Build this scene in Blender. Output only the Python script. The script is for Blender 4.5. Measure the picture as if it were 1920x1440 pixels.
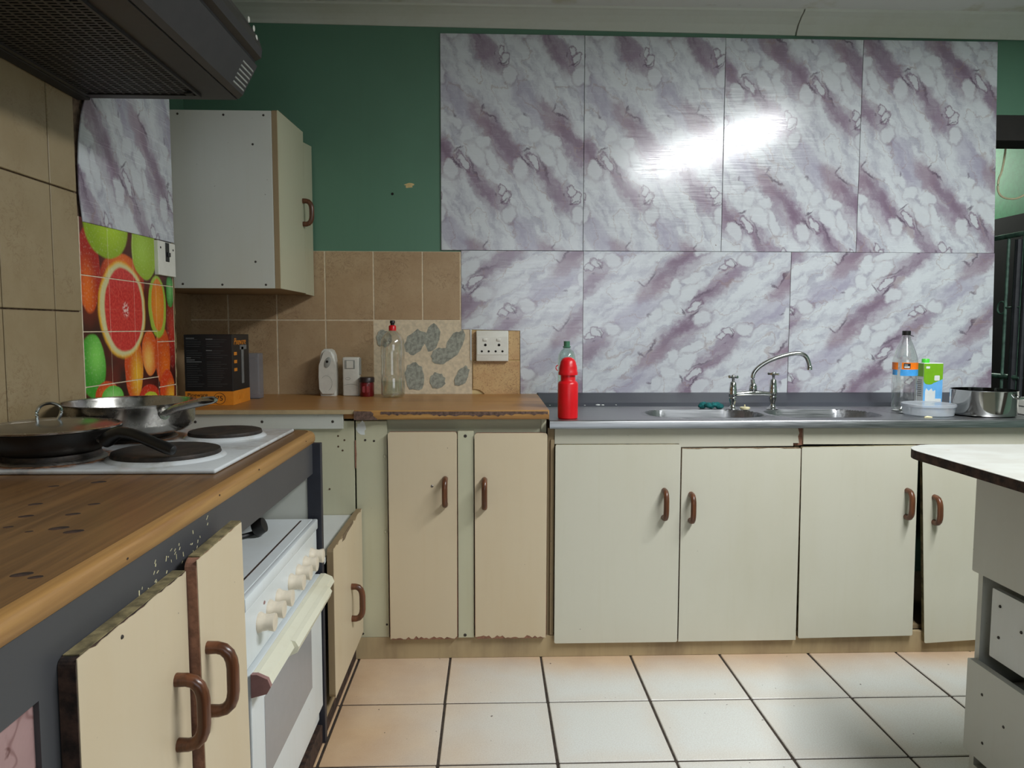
import bpy, bmesh, math, random
from mathutils import Vector, Matrix

# ------------------------------------------------------------------ clear
for o in list(bpy.data.objects):
    bpy.data.objects.remove(o)
scene = bpy.context.scene
COL = scene.collection
PI = math.pi
random.seed(7)

def C(r, g, b):
    """sRGB 0-255 -> linear rgba"""
    def l(v):
        v /= 255.0
        return v / 12.92 if v <= 0.04045 else ((v + 0.055) / 1.055) ** 2.4
    return (l(r), l(g), l(b), 1.0)

# ------------------------------------------------------------------ camera
CAM_H, FOCAL_PX, PITCH, YAW, ROLL = 1.1958, 1369.3, 0.0763, 0.0327, 0.0018
F = Vector((math.sin(YAW) * math.cos(PITCH), math.cos(YAW) * math.cos(PITCH), -math.sin(PITCH)))
R0 = Vector((math.cos(YAW), -math.sin(YAW), 0))
U0 = R0.cross(F)
R = math.cos(ROLL) * R0 + math.sin(ROLL) * U0
U = math.cos(ROLL) * U0 - math.sin(ROLL) * R0
cam_data = bpy.data.cameras.new('camera')
cam_data.sensor_fit = 'HORIZONTAL'
cam_data.sensor_width = 36.0
cam_data.lens = FOCAL_PX / 1920.0 * 36.0
cam_data.clip_start = 0.02
cam = bpy.data.objects.new('camera', cam_data)
COL.objects.link(cam)
m3 = Matrix((R, U, -F)).transposed()
cam.matrix_world = Matrix.Translation((0, 0, CAM_H)) @ m3.to_4x4()
scene.camera = cam

# ------------------------------------------------------------------ world, view
world = bpy.data.worlds.new('world')
scene.world = world
world.use_nodes = True
world.node_tree.nodes['Background'].inputs[0].default_value = (0.75, 0.85, 1.0, 1)
world.node_tree.nodes['Background'].inputs[1].default_value = 0.8
scene.view_settings.view_transform = 'Standard'
scene.view_settings.look = 'None'
scene.view_settings.gamma = 1.0
scene.view_settings.use_curve_mapping = False
scene.view_settings.exposure = -0.06
scene.cycles.adaptive_threshold = 0.02
scene.cycles.max_bounces = 6
scene.cycles.diffuse_bounces = 3
scene.cycles.glossy_bounces = 3
scene.cycles.transmission_bounces = 4
scene.cycles.transparent_max_bounces = 12

def area_light(name, loc, target, sx, sy, energy, color, parent=None):
    d = bpy.data.lights.new(name, 'AREA')
    d.shape = 'RECTANGLE'
    d.size, d.size_y = sx, sy
    d.energy = energy
    d.color = color
    o = bpy.data.objects.new(name, d)
    COL.objects.link(o)
    o.location = loc
    v = Vector(target) - Vector(loc)
    o.rotation_euler = v.to_track_quat('-Z', 'Y').to_euler()
    return o
# daylight entering through the window in the wall behind the camera; passage fill is added to brighten the green wall there
WINDOW_LIGHT = area_light('window_daylight', (0.9, -1.52, 1.55), (1.1, 3.0, 1.0), 1.7, 1.05, 12, (0.90, 0.95, 1.0))
PASSAGE_LIGHT = area_light('passage_fill', (3.15, 5.6, 2.45), (2.9, 4.6, 1.6), 0.7, 0.7, 22, (0.95, 1.0, 0.92))
LAMP_ENERGY = 86
LAMP_COLOR = (0.93, 0.96, 0.97)

# ------------------------------------------------------------------ node helpers
class NT:
    def __init__(self, name):
        self.mat = bpy.data.materials.new(name)
        self.mat.use_nodes = True
        self.t = self.mat.node_tree
        self.b = self.t.nodes['Principled BSDF']
    def n(self, kind, **kw):
        nd = self.t.nodes.new(kind)
        for k, v in kw.items():
            setattr(nd, k, v)
        return nd
    def put(self, sock, v):
        if isinstance(v, bpy.types.NodeSocket):
            self.t.links.new(v, sock)
        elif v is not None:
            if sock.type == 'RGBA' and isinstance(v, (tuple, list)) and len(v) == 3:
                v = (*v, 1)
            sock.default_value = v
    def math(self, op, a, b=None, c=None, clamp=False):
        nd = self.n('ShaderNodeMath', operation=op, use_clamp=clamp)
        self.put(nd.inputs[0], a)
        if b is not None: self.put(nd.inputs[1], b)
        if c is not None: self.put(nd.inputs[2], c)
        return nd.outputs[0]
    def vm(self, op, a, b=None, c=None):
        nd = self.n('ShaderNodeVectorMath', operation=op)
        self.put(nd.inputs[0], a)
        if b is not None: self.put(nd.inputs[1], b)
        if c is not None: self.put(nd.inputs[2], c)
        return nd.outputs[1] if op in ('LENGTH', 'DOT_PRODUCT', 'DISTANCE') else nd.outputs[0]
    def rng(self, v, a, b, c=0.0, d=1.0, smooth=True):
        nd = self.n('ShaderNodeMapRange', interpolation_type='SMOOTHSTEP' if smooth else 'LINEAR')
        self.put(nd.inputs[0], v)
        for i, x in enumerate((a, b, c, d)): nd.inputs[i + 1].default_value = x
        return nd.outputs[0]
    def mix(self, f, a, b, mode='MIX'):
        nd = self.n('ShaderNodeMix', data_type='RGBA', blend_type=mode)
        self.put(nd.inputs[0], f); self.put(nd.inputs[6], a); self.put(nd.inputs[7], b)
        return nd.outputs[2]
    def obj(self): return self.n('ShaderNodeTexCoord').outputs['Object']
    def pos(self): return self.n('ShaderNodeNewGeometry').outputs['Position']
    def scale(self, vec, s): return self.vm('MULTIPLY', vec, tuple(s))
    def noise(self, vec, scale, detail=3, rough=0.5, color=False, dist=0.0):
        nd = self.n('ShaderNodeTexNoise')
        if vec is not None: self.put(nd.inputs['Vector'], vec)
        nd.inputs['Scale'].default_value = scale
        nd.inputs['Detail'].default_value = detail
        nd.inputs['Roughness'].default_value = rough
        nd.inputs['Distortion'].default_value = dist
        return nd.outputs[1] if color else nd.outputs[0]
    def ell(self, vec, cx, cy, rx, ry, ang=0.0, period=None):
        v = self.vm('SUBTRACT', vec, (cx, cy, 0))
        if period:
            p = (period[0] / 2, period[1] / 2, 1.0)
            v = self.vm('WRAP', v, p, tuple(-x for x in p))
        if ang:
            r = self.n('ShaderNodeVectorRotate', rotation_type='Z_AXIS')
            self.put(r.inputs['Vector'], v)
            r.inputs['Angle'].default_value = -ang
            v = r.outputs[0]
        return self.vm('LENGTH', self.vm('MULTIPLY', v, (1.0 / rx, 1.0 / ry, 0)))
    def bump(self, h, strength=0.2, dist=0.01):
        nd = self.n('ShaderNodeBump')
        nd.inputs['Strength'].default_value = strength
        nd.inputs['Distance'].default_value = dist
        self.put(nd.inputs['Height'], h)
        self.t.links.new(nd.outputs[0], self.b.inputs['Normal'])
    def fin(self, color=None, rough=0.5, metal=0.0, spec=None):
        self.put(self.b.inputs['Base Color'], color)
        self.put(self.b.inputs['Roughness'], rough)
        self.put(self.b.inputs['Metallic'], metal)
        if spec is not None: self.put(self.b.inputs['Specular IOR Level'], spec)
        return self.mat

def plain(name, col, rough=0.5, metal=0.0, var=0.06, scale=30, bump=0.0, spec=None):
    t = NT(name)
    v = t.obj()
    n = t.noise(v, scale, 4, 0.6)
    dark = tuple(x * (1 - 2.5 * var) for x in col[:3]) + (1,)
    lite = tuple(min(1, x * (1 + 1.0 * var)) for x in col[:3]) + (1,)
    c = t.mix(t.rng(n, 0.3, 0.7), dark, lite)
    if bump: t.bump(n, bump, 0.004)
    return t.fin(c, rough, metal, spec)

def grime(name, col, dirt, rough=0.45, amount=0.35, scale=3.0, specks=True, streak=(1, 1, 0.35)):
    """painted or laminated board: uneven tint, faint streaks, a few dark specks"""
    t = NT(name)
    p = t.pos()
    n1 = t.noise(t.scale(p, streak), scale, 5, 0.6)
    c = t.mix(t.math('MULTIPLY', t.rng(n1, 0.42, 0.75), amount), col, dirt)
    n3 = t.noise(t.scale(p, (30, 30, 1.5)), 2.0, 2)
    c = t.mix(t.math('MULTIPLY', t.rng(n3, 0.5, 0.8), 0.12), c, dirt)
    if specks:
        n2 = t.noise(p, 95, 1, 0.4)
        c = t.mix(t.math('MULTIPLY', t.rng(n2, 0.80, 0.84), 0.55), c, C(70, 58, 45))
    return t.fin(c, rough)

def clear(name, tint=(1, 1, 1, 1), gloss=0.10, rough=0.04):
    t = NT(name)
    tr = t.n('ShaderNodeBsdfTransparent'); tr.inputs[0].default_value = tint
    gl = t.n('ShaderNodeBsdfGlossy'); gl.inputs[0].default_value = (1, 1, 1, 1); gl.inputs[1].default_value = rough
    lw = t.n('ShaderNodeLayerWeight'); lw.inputs[0].default_value = 0.35
    f = t.math('ADD', t.math('MULTIPLY', lw.outputs[1], 0.55), gloss * 0.4, clamp=True)
    mx = t.n('ShaderNodeMixShader')
    t.put(mx.inputs[0], f); t.t.links.new(tr.outputs[0], mx.inputs[1]); t.t.links.new(gl.outputs[0], mx.inputs[2])
    t.t.links.new(mx.outputs[0], t.t.nodes['Material Output'].inputs[0])
    t.t.nodes.remove(t.b)
    return t.mat

def milky(name, tint, alpha=0.5, rough=0.25):
    t = NT(name)
    tr = t.n('ShaderNodeBsdfTransparent'); tr.inputs[0].default_value = (0.93, 0.95, 0.97, 1)
    mx = t.n('ShaderNodeMixShader'); mx.inputs[0].default_value = alpha
    t.t.links.new(tr.outputs[0], mx.inputs[1]); t.t.links.new(t.b.outputs[0], mx.inputs[2])
    t.t.links.new(mx.outputs[0], t.t.nodes['Material Output'].inputs[0])
    return t.fin(tint, rough)

MARBLE_WHITE = C(208, 212, 216)
# ---- marble print: a repeating design 0.585 x 0.30 m, diagonal mauve drifts, pebbles and veins
def marble_material():
    t = NT('marble_print')
    v0 = t.obj()
    w1 = t.vm('SUBTRACT', t.noise(v0, 8, 1, 0.5, True), (0.5, 0.5, 0.5))
    w2 = t.vm('SUBTRACT', t.noise(v0, 22, 4, 0.65, True), (0.5, 0.5, 0.5))
    v = t.vm('ADD', v0, t.vm('ADD', t.scale(w1, (0.02, 0.02, 0)), t.scale(w2, (0.052, 0.052, 0))))
    vs = t.vm('ADD', v0, t.vm('ADD', t.scale(w1, (0.03, 0.03, 0)), t.scale(w2, (0.07, 0.07, 0))))
    P = (0.5855, 0.30)
    S = 1 / 2040.0
    r = t.n('ShaderNodeVectorRotate', rotation_type='Z_AXIS'); r.inputs['Angle'].default_value = -0.56
    t.put(r.inputs['Vector'], vs)
    st = t.noise(t.scale(r.outputs[0], (5, 15, 1)), 1.6, 5, 0.62)
    white, cool = MARBLE_WHITE, C(174, 174, 186)
    mauve, plum, ink, ochre = C(146, 128, 146), C(124, 102, 122), C(84, 66, 86), C(156, 132, 126)
    c = t.mix(t.rng(st, 0.42, 0.70), white, cool)
    A = 0.55
    def E_(x, y, rx, ry, a): return (x * S, -y * S, rx * S, ry * S, a)
    drifts = [(830, 150, 430, 128, A, .80, mauve), (1190, 330, 350, 100, A, .78, mauve), (470, 540, 330, 120, A, .72, C(164, 158, 178)),
              (950, 612, 240, 92, A, .78, mauve), (620, 330, 230, 90, A, .72, C(150, 130, 144)), (90, 205, 230, 84, A, .70, mauve),
              (790, 150, 260, 60, .7, .55, plum), (1180, 345, 240, 44, .5, .5, plum), (940, 620, 150, 50, A, .5, plum)]
    for x, y, rx, ry, a, k, col in drifts:
        d = t.ell(vs, *E_(x, y, rx, ry, a), P)
        c = t.mix(t.math('MULTIPLY', t.rng(d, 0.45, 1.12, 1, 0), t.math('MULTIPLY', t.rng(st, 0.25, 0.6, 0.55, 1.0), k)), c, col)
    vn = t.noise(t.scale(r.outputs[0], (2.2, 4.6, 1)), 1.9, 1, 0.4)
    vein = t.math('ABSOLUTE', t.math('SUBTRACT', vn, 0.5))
    c = t.mix(t.math('MULTIPLY', t.rng(vein, 0.002, 0.010, 1, 0), 0.38), c, ochre)
    pebbles = [(1250, 140, 48, 30, .2, .8), (1312, 105, 54, 38, -.4, .8), (262, 75, 84, 62, .0, .3), (820, 310, 54, 80, -.1, .1), (765, 465, 66, 74, .5, .12),
               (655, 565, 46, 86, -.4, .12), (1000, 478, 88, 32, .55, .85), (1060, 592, 100, 68, .3, .1), (990, 232, 125, 46, .35, .2), (945, 365, 125, 66, .6, .12)]
    for x, y, rx, ry, a, k in pebbles:
        d = t.ell(v, *E_(x, y, rx, ry, a), P)
        c = t.mix(t.math('MULTIPLY', t.rng(d, 0.98, 1.30, 1, 0), k), c, plum)
        c = t.mix(t.math('MULTIPLY', t.rng(d, 0.70, 1.04, 1, 0), 0.85), c, white)
    inks = [(610, 240, 96, 13, 1.0, .85), (525, 300, 46, 12, -.5, .8), (895, 525, 50, 11, -1.1, .9), (1005, 540, 90, 11, .72, .85),
            (150, 120, 56, 9, -1.1, .8), (598, 560, 26, 15, .3, .7), (1060, 385, 135, 12, .45, .6), (90, 200, 22, 10, .4, .6)]
    for x, y, rx, ry, a, k in inks:
        d = t.ell(v, *E_(x, y, rx, ry, a), P)
        c = t.mix(t.math('MULTIPLY', t.rng(d, 0.2, 1.3, 1, 0), k * 0.85), c, ink)
    sc = t.noise(t.scale(t.pos(), (2.2, 1, 90)), 4, 2, 0.7)
    rough = t.rng(sc, 0.35, 0.75, 0.15, 0.30)
    return t.fin(c, rough, 0, 0.8)

# ---- citrus print on the tiles beside the hob (y, z on the wall)
def fruit_material():
    t = NT('citrus_print')
    sp = t.n('ShaderNodeSeparateXYZ'); t.put(sp.inputs[0], t.pos())
    cb = t.n('ShaderNodeCombineXYZ')
    t.t.links.new(sp.outputs[1], cb.inputs[0]); t.t.links.new(sp.outputs[2], cb.inputs[1])
    v0 = cb.outputs[0]
    w = t.vm('SUBTRACT', t.noise(v0, 14, 2, 0.5, True), (0.5, 0.5, 0.5))
    v = t.vm('ADD', v0, t.scale(w, (0.012, 0.012, 0)))
    grain = t.noise(v0, 120, 2, 0.6)
    c = t.mix(t.rng(t.noise(v0, 7, 2), 0.35, 0.65), C(40, 14, 10), C(96, 26, 16))
    red, orange, yel, lime, green = C(214, 58, 24), C(235, 110, 22), C(238, 180, 40), C(178, 210, 40), C(82, 176, 48)
    def fruit(cx, cz, rx, rz, core, rim, hx=0.0, hz=0.0, ang=0.0):
        nonlocal c
        d = t.ell(v, cx, cz, rx, rz, ang)
        h = t.ell(v, cx + hx, cz + hz, rx, rz, ang)
        col = t.mix(t.rng(h, 0.0, 1.1), core, rim)
        col = t.mix(t.math('MULTIPLY', t.rng(grain, 0.5, 0.8), 0.18), col, (1, 1, 0.8, 1))
        c = t.mix(t.rng(d, 0.94, 1.04, 1, 0), c, col)
    fruit(2.038, 1.353, 0.058, 0.118, orange, C(170, 28, 16), -0.01, -0.06)
    fruit(2.224, 1.330, 0.135, 0.085, orange, C(170, 40, 14), 0.0, 0.05)
    fruit(2.547, 1.178, 0.04, 0.12, C(190, 40, 24), C(120, 20, 16))
    fruit(2.274, 1.076, 0.058, 0.108, yel, C(206, 70, 18), 0.02, -0.03)
    fruit(2.140, 1.485, 0.123, 0.094, lime, C(140, 170, 24), 0.03, 0.0)
    fruit(2.367, 1.440, 0.084, 0.095, C(170, 205, 70), C(150, 180, 30), -0.02, 0)
    fruit(2.220, 1.248, 0.141, 0.144, orange, yel)
    fruit(2.223, 1.248, 0.134, 0.138, C(222, 222, 170), C(214, 206, 150))
    # grapefruit flesh with rays
    dx = t.vm('SUBTRACT', v0, (2.230, 1.248, 0))
    s2 = t.n('ShaderNodeSeparateXYZ'); t.put(s2.inputs[0], dx)
    ang = t.math('ARCTAN2', s2.outputs[1], s2.outputs[0])
    ray = t.math('ABSOLUTE', t.math('SINE', t.math('MULTIPLY', ang, 5.0)))
    flesh = t.mix(t.rng(grain, 0.3, 0.75), C(196, 30, 34), C(222, 72, 62))
    flesh = t.mix(t.math('MULTIPLY', t.rng(ray, 0.0, 0.12, 1, 0), 0.35), flesh, C(226, 120, 100))
    c = t.mix(t.rng(t.ell(v, 2.228, 1.248, 0.115, 0.126), 0.95, 1.03, 1, 0), c, flesh)
    c = t.mix(t.math('MULTIPLY', t.rng(t.ell(v, 2.236, 1.248, 0.024, 0.028), 0.5, 1.0, 1, 0), t.rng(grain, 0.4, 0.6)), c, C(238, 200, 190))
    fruit(2.544, 1.32, 0.03, 0.055, C(120, 190, 110), C(40, 130, 40))
    fruit(2.381, 1.114, 0.053, 0.074, C(250, 190, 90), C(220, 84, 20), -0.01, -0.02)
    fruit(2.474, 1.102, 0.058, 0.098, orange, C(206, 76, 20), 0.02, -0.04)
    fruit(2.447, 1.264, 0.064, 0.102, C(214, 214, 110), C(150, 180, 40))
    fruit(2.450, 1.270, 0.045, 0.085, C(232, 150, 40), C(226, 120, 28))
    fruit(2.042, 1.088, 0.066, 0.090, C(130, 214, 90), C(52, 150, 34), 0.02, 0.03)
    fruit(2.112, 0.998, 0.066, 0.046, orange, C(196, 60, 20))
    fruit(2.368, 0.970, 0.074, 0.044, C(214, 60, 24), C(190, 40, 18))
    fruit(2.372, 0.962, 0.058, 0.028, C(214, 214, 70), C(180, 190, 40))
    fruit(2.141, 0.990, 0.062, 0.038, C(150, 222, 120), C(90, 180, 60))
    fruit(2.500, 0.985, 0.056, 0.072, yel, C(214, 66, 20), 0.03, -0.03)
    return t.fin(c, 0.28)

def wood_material(name, axis, light, dark, rough=0.4, k=1.0):
    t = NT(name)
    s = [55, 55, 55]; s[axis] = 1.6
    p = t.pos()
    g = t.noise(t.scale(p, s), 1.0, 6, 0.65, dist=0.6)
    s2 = [14, 14, 14]; s2[axis] = 0.7
    g2 = t.noise(t.scale(p, s2), 1.0, 4, 0.6)
    c = t.mix(t.rng(g, 0.3, 0.72), dark, light)
    c = t.mix(t.math('MULTIPLY', t.rng(g2, 0.45, 0.7), 0.45 * k), c, dark)
    return t.fin(c, rough)

def tile_material(name, col, speck, spot, grime_c, rough=0.35, dens=0.5):
    t = NT(name)
    p = t.pos()
    n1 = t.noise(p, 9, 4, 0.6)
    n2 = t.noise(p, 190, 3, 0.65)
    n3 = t.noise(p, 26, 3, 0.7, dist=1.5)
    c = t.mix(t.rng(n1, 0.3, 0.7), col, grime_c)
    c = t.mix(t.math('MULTIPLY', t.rng(n2, 0.54, 0.70), dens), c, speck)
    vein = t.math('ABSOLUTE', t.math('SUBTRACT', n3, 0.5))
    area = t.rng(t.noise(p, 5.5, 2), 0.5, 0.62)
    c = t.mix(t.math('MULTIPLY', t.math('MULTIPLY', t.rng(vein, 0.0, 0.03, 1, 0), area), 0.55), c, spot)
    return t.fin(c, rough)

def floor_tile_material():
    t = NT('floor_tile_glaze')
    sp = t.n('ShaderNodeSeparateXYZ'); t.put(sp.inputs[0], t.obj())
    p = t.pos()
    nz = t.noise(p, 5, 4, 0.6)
    ex = t.math('SUBTRACT', 0.163, t.math('ABSOLUTE', sp.outputs[0]))
    ey = t.math('SUBTRACT', 0.163, t.math('ABSOLUTE', sp.outputs[1]))
    e = t.math('MINIMUM', ex, ey)
    e = t.math('ADD', e, t.math('MULTIPLY', t.math('SUBTRACT', nz, 0.5), 0.10))
    edge = t.rng(e, -0.005, 0.075, 1, 0)
    # foot wear: the glaze is browner along the cabinets
    s2 = t.n('ShaderNodeSeparateXYZ'); t.put(s2.inputs[0], p)
    big = t.noise(p, 2.2, 3, 0.6)
    west = t.math('MULTIPLY', t.rng(t.math('ADD', s2.outputs[0], t.math('MULTIPLY', big, 0.5)), -0.35, 0.55, 1, 0), 0.85)
    north = t.math('MULTIPLY', t.rng(t.math('ADD', s2.outputs[1], t.math('MULTIPLY', big, 0.25)), 2.45, 2.75), 0.75)
    stain = t.math('MAXIMUM', t.math('MAXIMUM', west, north), t.math('MULTIPLY', edge, 0.14))
    n2 = t.noise(p, 240, 2, 0.6)
    c = t.mix(t.rng(n2, 0.35, 0.7), C(214, 216, 212), C(204, 203, 197))
    c = t.mix(stain, c, t.mix(t.rng(nz, 0.3, 0.7), C(208, 168, 120), C(190, 146, 98)))
    n4 = t.noise(p, 60, 1, 0.4)
    c = t.mix(t.math('MULTIPLY', t.rng(n4, 0.775, 0.80), 0.8), c, C(60, 46, 36))
    return t.fin(c, t.rng(nz, 0.3, 0.7, 0.34, 0.5), 0, 0.45)

def rust_plate_material():
    t = NT('cast_iron_plate')
    p = t.obj()
    n = t.noise(p, 40, 5, 0.7)
    c = t.mix(t.rng(n, 0.4, 0.7), C(40, 36, 33), C(66, 54, 46))
    t.bump(t.noise(p, 160, 3), 0.25, 0.002)
    return t.fin(c, 0.55, 0.3)

def steel(name, col=(0.55, 0.55, 0.54, 1), rough=0.28, brush=None):
    t = NT(name)
    p = t.pos()
    n = t.noise(t.scale(p, brush or (4, 120, 120)), 3, 3, 0.6)
    c = t.mix(t.rng(n, 0.3, 0.7), tuple(x * 0.82 for x in col[:3]) + (1,), col)
    return t.fin(c, t.rng(n, 0.3, 0.7, rough * 0.8, rough * 1.25), 1.0)

def plaster_material():
    t = NT('old_adhesive_plaster')
    p = t.pos()
    n = t.noise(p, 30, 5, 0.6)
    c = t.mix(t.rng(n, 0.35, 0.7), C(214, 190, 138), C(198, 172, 118))
    c = t.mix(t.rng(t.noise(p, 14, 3, 0.6), 0.66, 0.74), c, C(150, 108, 52))
    t.bump(n, 0.3, 0.006)
    return t.fin(c, 0.8)

def hob_material():
    t = NT('white_hob_enamel')
    p = t.pos()
    c = t.mix(t.rng(t.noise(p, 18, 4, 0.6), 0.45, 0.75), C(206, 210, 212), C(184, 184, 180))
    ring = None
    for x, y, r in ((-0.905, 1.885, 0.122), (-0.93, 1.580, 0.124)):
        sp = t.n('ShaderNodeSeparateXYZ'); t.put(sp.inputs[0], p)
        cb = t.n('ShaderNodeCombineXYZ'); t.t.links.new(sp.outputs[0], cb.inputs[0]); t.t.links.new(sp.outputs[1], cb.inputs[1])
        vv = t.vm('ADD', cb.outputs[0], t.scale(t.vm('SUBTRACT', t.noise(p, 20, 3, 0.6, True), (0.5, 0.5, 0.5)), (0.05, 0.05, 0)))
        d = t.ell(vv, x, y, r, r)
        c = t.mix(t.math('MULTIPLY', t.rng(d, 0.86, 1.15, 1, 0), 0.95), c, t.mix(t.rng(t.noise(p, 60, 3), 0.4, 0.6), C(58, 34, 20), C(150, 96, 50)))
    return t.fin(c, 0.18, 0, 0.6)

def ceiling_material():
    t = NT('stained_ceiling_board')
    p = t.pos()
    n = t.noise(p, 2.4, 5, 0.6)
    c = t.mix(t.rng(n, 0.54, 0.64), C(206, 206, 200), C(188, 185, 166))
    c = t.mix(t.math('MULTIPLY', t.rng(t.noise(t.scale(p, (2, 9, 1)), 2.0, 5, 0.7), 0.64, 0.70), 0.6), c, C(146, 138, 114))
    return t.fin(c, 0.75)

def pan_steel():
    return steel('polished_pan_steel', (0.46, 0.44, 0.41, 1), 0.24, (14, 14, 14))

MAT = {}
def build_materials():
    M = MAT
    M['green'] = grime('green_wall_paint', C(90, 128, 106), C(80, 112, 92), 0.42, 0.4, 2.0, False, (1, 1, 1))
    M['green_lit'] = plain('green_passage_lit', C(52, 170, 104), 0.5)  # brighter copy of the wall green: passage light put into the colour
    M['marble'] = marble_material()
    M['fruit'] = fruit_material()
    M['tile_back'] = tile_material('beige_wall_tile', C(180, 154, 120), C(144, 112, 82), C(120, 90, 64), C(170, 142, 108), 0.38, 0.35)
    M['tile_left'] = tile_material('cream_wall_tile', C(158, 140, 108), C(140, 120, 90), C(124, 98, 66), C(150, 131, 98), 0.40, 0.30)
    M['tile_speck'] = tile_material('speckled_wall_tile', C(204, 172, 122), C(132, 90, 54), C(120, 84, 56), C(190, 150, 104), 0.4, 0.75)
    M['grout'] = plain('tile_grout', C(216, 200, 172), 0.9, 0, 0.06, 60)
    M['grout_dark'] = plain('dark_floor_grout', C(62, 52, 44), 0.9, 0, 0.2, 60)
    M['grout_brown'] = plain('brown_wall_grout', C(120, 98, 80), 0.9, 0, 0.2, 60)
    M['floor'] = floor_tile_material()
    M['ceiling'] = ceiling_material()
    M['cornice'] = grime('cornice_paint', C(196, 198, 188), C(176, 174, 150), 0.6, 0.5, 1.5, False)
    M['plaster'] = plaster_material()
    M['cement'] = plain('grey_cement', C(158, 160, 148), 0.9, 0, 0.16, 60, 0.3)
    M['hole'] = plain('dark_hole', C(24, 20, 18), 0.9)
    M['hole_brown'] = plain('brown_hole', C(84, 62, 42), 0.9, 0, 0.2)
    M['cream'] = grime('cream_door_veneer', C(206, 190, 162), C(198, 176, 140), 0.42, 0.45)
    M['cream_sink'] = grime('ivory_door_veneer', C(202, 199, 183), C(192, 187, 164), 0.42, 0.4)
    M['cream_panel'] = grime('cream_panel_paint', C(190, 188, 162), C(176, 168, 134), 0.45, 0.5)
    M['tan'] = grime('dusty_tan_board', C(150, 130, 98), C(120, 100, 74), 0.7, 0.6)
    M['plinth'] = grime('dirty_plinth', C(176, 156, 120), C(112, 90, 70), 0.7, 0.7, 5.0)
    M['greywhite'] = grime('greyish_white_panel', C(196, 198, 190), C(186, 184, 170), 0.45, 0.35)
    M['white'] = grime('white_melamine', C(214, 218, 216), C(190, 190, 182), 0.4, 0.3)
    M['chip'] = plain('raw_chipboard', C(122, 102, 78), 0.9, 0, 0.2, 120, 0.5)
    M['chip_dark'] = plain('dark_chipboard_edge', C(66, 46, 36), 0.85, 0, 0.35, 40, 0.4)
    M['core'] = plain('exposed_core', C(104, 82, 72), 0.9, 0, 0.2, 90, 0.4)
    M['chip_red'] = plain('red_brown_board', C(142, 100, 80), 0.85, 0, 0.14, 60, 0.4)
    M['chip_olive'] = plain('worn_board_edge', C(128, 116, 82), 0.8, 0, 0.25, 40, 0.4)
    M['handle'] = wood_material('brown_handle', 2, C(118, 72, 46), C(72, 42, 26), 0.28)
    M['navy'] = grime('slate_blue_board', C(68, 68, 71), C(58, 59, 62), 0.5, 0.4, 3.0, True)
    M['navy_dark'] = plain('dark_navy_board', C(36, 38, 48), 0.5)
    M['pink'] = None
    M['wood_left'] = wood_material('oak_laminate_left', 1, C(134, 98, 60), C(98, 70, 44), 0.36)
    M['wood_back'] = wood_material('oak_laminate_back', 0, C(186, 138, 78), C(148, 102, 56), 0.36)
    M['edge_left'] = wood_material('oak_edge_left', 1, C(176, 134, 78), C(142, 102, 56), 0.36)
    M['edge_back'] = wood_material('oak_edge_back', 0, C(190, 146, 84), C(152, 106, 56), 0.4)
    M['hob'] = hob_material()
    M['plate'] = rust_plate_material()
    M['ring'] = steel('hotplate_trim', (0.38, 0.35, 0.32, 1), 0.4)
    M['sink'] = steel('brushed_sink_steel', (0.36, 0.365, 0.375, 1), 0.36, (3, 140, 140))
    M['chrome'] = steel('tap_chrome', (0.62, 0.64, 0.62, 1), 0.14, (30, 30, 30))
    M['pan'] = pan_steel()
    M['pot'] = steel('polished_pot_steel', (0.60, 0.60, 0.58, 1), 0.09, (2, 2, 2))
    M['black_pan'] = plain('nonstick_black', C(20, 18, 16), 0.42)
    M['black'] = plain('black_plastic', C(22, 21, 21), 0.4)
    M['glass_lid'] = clear('lid_glass', (0.60, 0.60, 0.58, 1), 0.2, 0.22)
    M['oven'] = grime('oven_enamel', C(216, 222, 224), C(190, 190, 180), 0.3, 0.35)
    M['oven_glass'] = plain('oven_window_glass', C(150, 152, 156), 0.22, 0, 0.01)
    M['knob'] = plain('yellowed_knob', C(222, 210, 190), 0.35, 0, 0.05)
    M['bar'] = grime('yellowed_oven_handle', C(222, 220, 200), C(196, 184, 150), 0.35, 0.5)
    M['maroon'] = plain('maroon_end_cap', C(150, 112, 108), 0.5)
    M['hood'] = plain('charcoal_hood', C(44, 42, 40), 0.45)
    M['hood_dark'] = plain('black_hood_recess', C(22, 21, 19), 0.6)
    M['band'] = grime('dark_grey_upstand', C(56, 60, 68), C(48, 52, 58), 0.5, 0.5, 4, True)
    M['chrome_dull'] = steel('screw_metal', (0.3, 0.28, 0.26, 1), 0.4)
    M['screw'] = plain('dark_screw', C(50, 44, 38), 0.6)
    M['red'] = plain('red_plastic', C(216, 14, 26), 0.34, 0, 0.03)
    M['clear'] = clear('clear_plastic', (0.93, 0.94, 0.925, 1), 0.25, 0.10)
    M['clear_green'] = clear('green_tinted_plastic', (0.80, 0.92, 0.86, 1), 0.12)
    M['green_neck'] = plain('green_neck', C(70, 120, 92), 0.3)
    M['water'] = clear('water', (0.86, 0.90, 0.86, 1), 0.05)
    M['device'] = plain('offwhite_device_plastic', C(206, 204, 194), 0.38, 0, 0.03)
    M['device_grey'] = plain('grey_screen', C(150, 152, 146), 0.3)
    M['jar_red'] = plain('dark_red_jar', C(112, 22, 26), 0.28)
    M['jar_dark'] = plain('dark_jar_lid', C(44, 30, 28), 0.4)
    M['box_black'] = plain('black_card', C(28, 30, 32), 0.42, 0, 0.05)
    M['box_orange'] = plain('orange_card', C(226, 140, 40), 0.45, 0, 0.04)
    M['print_grey'] = plain('grey_print', C(120, 122, 122), 0.6)
    M['print_white'] = plain('white_print', C(214, 214, 210), 0.6)
    M['sheet_blue'] = milky('pale_blue_film', C(140, 146, 160), 0.38)
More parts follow.
